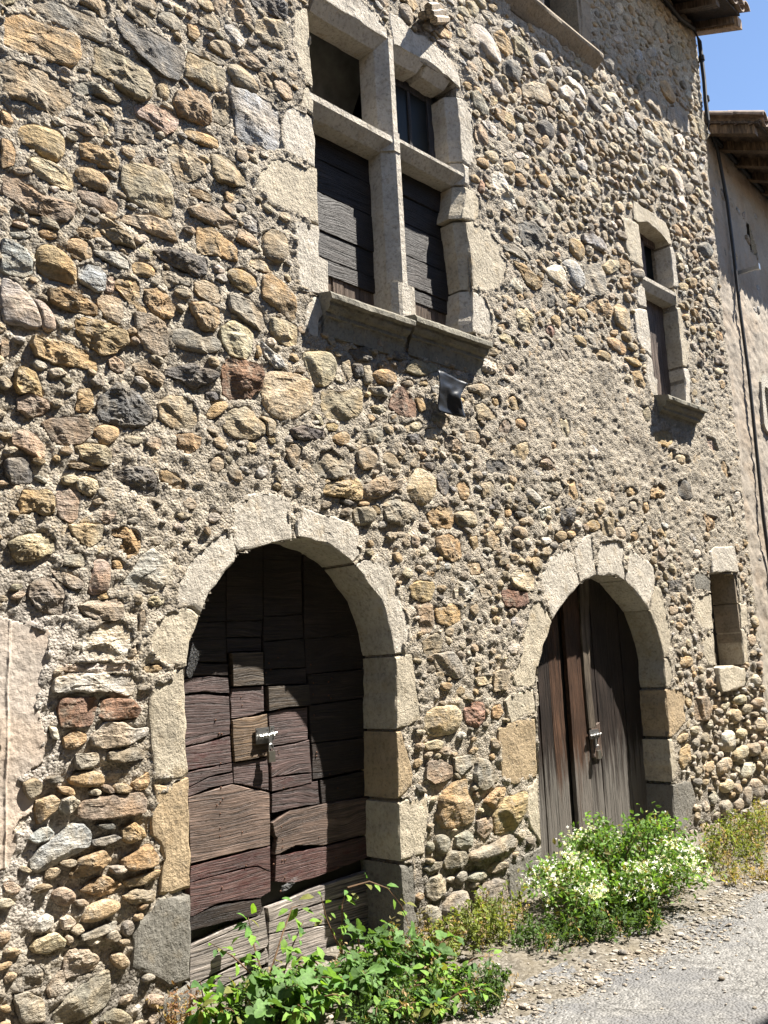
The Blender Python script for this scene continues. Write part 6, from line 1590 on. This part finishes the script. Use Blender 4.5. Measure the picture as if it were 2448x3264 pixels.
leafy('creeper', [[(3.1, -.02, 0), (3.12, .10, .18), (3.14, .17, .30), (3.17, .20, .26)], [(3.1, -.02, 0), (3.3, .08, .20), (3.42, .14, .30), (3.52, .17, .29)], [(3.1, -.02, 0), (2.98, .10, .16), (2.88, .16, .24)], [(3.2, -.02, 0), (3.3, .0, .15), (3.4, .02, .25)]], OVAL, .072, 13, 'creeper with bright yellow-green oval leaves climbing the left plank door', 'creeper', 4)
leafy('creeper', [[(3.7, .05, .0), (3.76, .10, .25), (3.79, .08, .34)], [(3.79, .08, .34), (3.92, .03, .355), (4.03, -.01, .30), (4.11, -.04, .19), (4.14, -.06, .08)], [(3.7, .05, 0), (3.62, .08, .2), (3.6, .1, .33)]], OVAL, .070, 11, 'creeper arching from the left plank door to its right jamb', 'creeper', 5)
leafy('low_plant', [arc((2.62, -.20, 0), (2.50, -.30, .12), .04), arc((2.62, -.20, 0), (2.75, -.28, .14), .04), arc((2.62, -.2, 0), (2.66, -.38, .07), .05), arc((2.62, -.2, 0), (2.58, -.2, .2), .0)], OVAL, .075, 24, 'low bright green plant on the ground under the left jamb of the left door', 'plant', 6)
leafy('low_plant', [arc((3.2, -.75, 0), (3.05, -.88, .06), .04), arc((3.2, -.75, 0), (3.45, -.85, .08), .04), arc((2.9, -.5, 0), (2.8, -.66, .1), .05), arc((2.9, -.5, 0), (3.05, -.68, .1), .05), arc((3.5, -.7, 0), (3.65, -.85, .05), .04), arc((3.3, -.3, 0), (3.5, -.35, .14), .04), arc((3.3, -.3, 0), (3.2, -.2, .16), .04)], OVAL, .065, 30, 'low leafy plant covering the bottom edge of the verge by the left door', 'plant', 7)
leafy('low_plant', [arc((3.35, -.95, 0), (3.2, -1.1, .07), .04), arc((3.35, -.95, 0), (3.55, -1.12, .08), .04), arc((3.35, -.95, 0), (3.1, -.95, .08), .04), arc((3.35, -.95, 0), (3.5, -.9, .1), .04)], OVAL, .055, 30, 'low leafy plant at the bottom edge between the fig seedlings and the road', 'plant', 18)
weed(3.55, -1.0, .25, .16, 60, DG, 'low green weed mat at the bottom edge beside the road', 14, dry=.2)
weed(3.25, -.85, .25, .18, 60, DG * 1.1, 'low green weed mat among the fig seedlings', 15, dry=.15)
leafy('low_plant', [arc((3.75, -.72, 0), (3.65, -.86, .07), .04), arc((3.75, -.72, 0), (3.95, -.84, .08), .04), arc((3.75, -.72, 0), (3.6, -.7, .1), .04)], OVAL, .06, 26, 'low leafy plant at the gravel edge right of the fig seedlings', 'plant', 8)
leafy('low_plant', [arc((2.95, -.22, 0), (2.85, -.32, .12), .04), arc((2.95, -.22, 0), (3.1, -.3, .14), .04), arc((2.95, -.22, 0), (3.25, -.18, .12), .04)], OVAL, .07, 24, 'leafy plant in the dark gap under the left plank door', 'plant', 15)
leafy('low_plant', [arc((3.15, -.45, 0), (3.0, -.55, .10), .05), arc((3.15, -.45, 0), (3.3, -.58, .12), .05), arc((3.15, -.45, 0), (3.2, -.36, .14), .05), arc((3.45, -.4, 0), (3.6, -.5, .12), .05), arc((3.45, -.4, 0), (3.4, -.3, .14), .05)], OVAL, .062, 26, 'mixed leafy plant between the fig seedlings and the left plank door', 'plant', 21)
weed(2.85, -.28, .22, .20, 60, DG * 1.2, 'low green weed mat at the bottom edge under the left door', 22, dry=.1)
weed(3.5, -.45, .28, .22, 70, DG * 1.2, 'low green weed mat at the right foot of the left door', 23, dry=.15)
gc = MB(); rs = np.random.default_rng(9)
for k in range(5200):
    x = rs.uniform(2.3, 9.8); y = -rs.uniform(.02, 1.0) * (1 if x > 3.9 else .9)
    if fbm(np.array(x * 2.2), np.array(y * 2.2), 0, 3, 77) < -.05: continue
    dry_ = rs.random() < .55; c = (np.array((.33, .26, .14)) if dry_ else DG * 1.2) * rs.uniform(.6, 1.3)
    z = float(verge_z(np.array(x), np.array(y)))
    if dry_: 
        d = rdir(rs, .25); leaf_fan(gc, (x, y, z + .004), d, (0, 0, 1), rs.uniform(.03, .09), .0035, c, .3)
    else: leaf_fan(gc, (x, y, z + .003), rdir(rs, .5), (0, 0, 1), rs.uniform(.012, .03), .012, c)
gc.build('ground_cover', MAT['leaf'], kind='stuff')
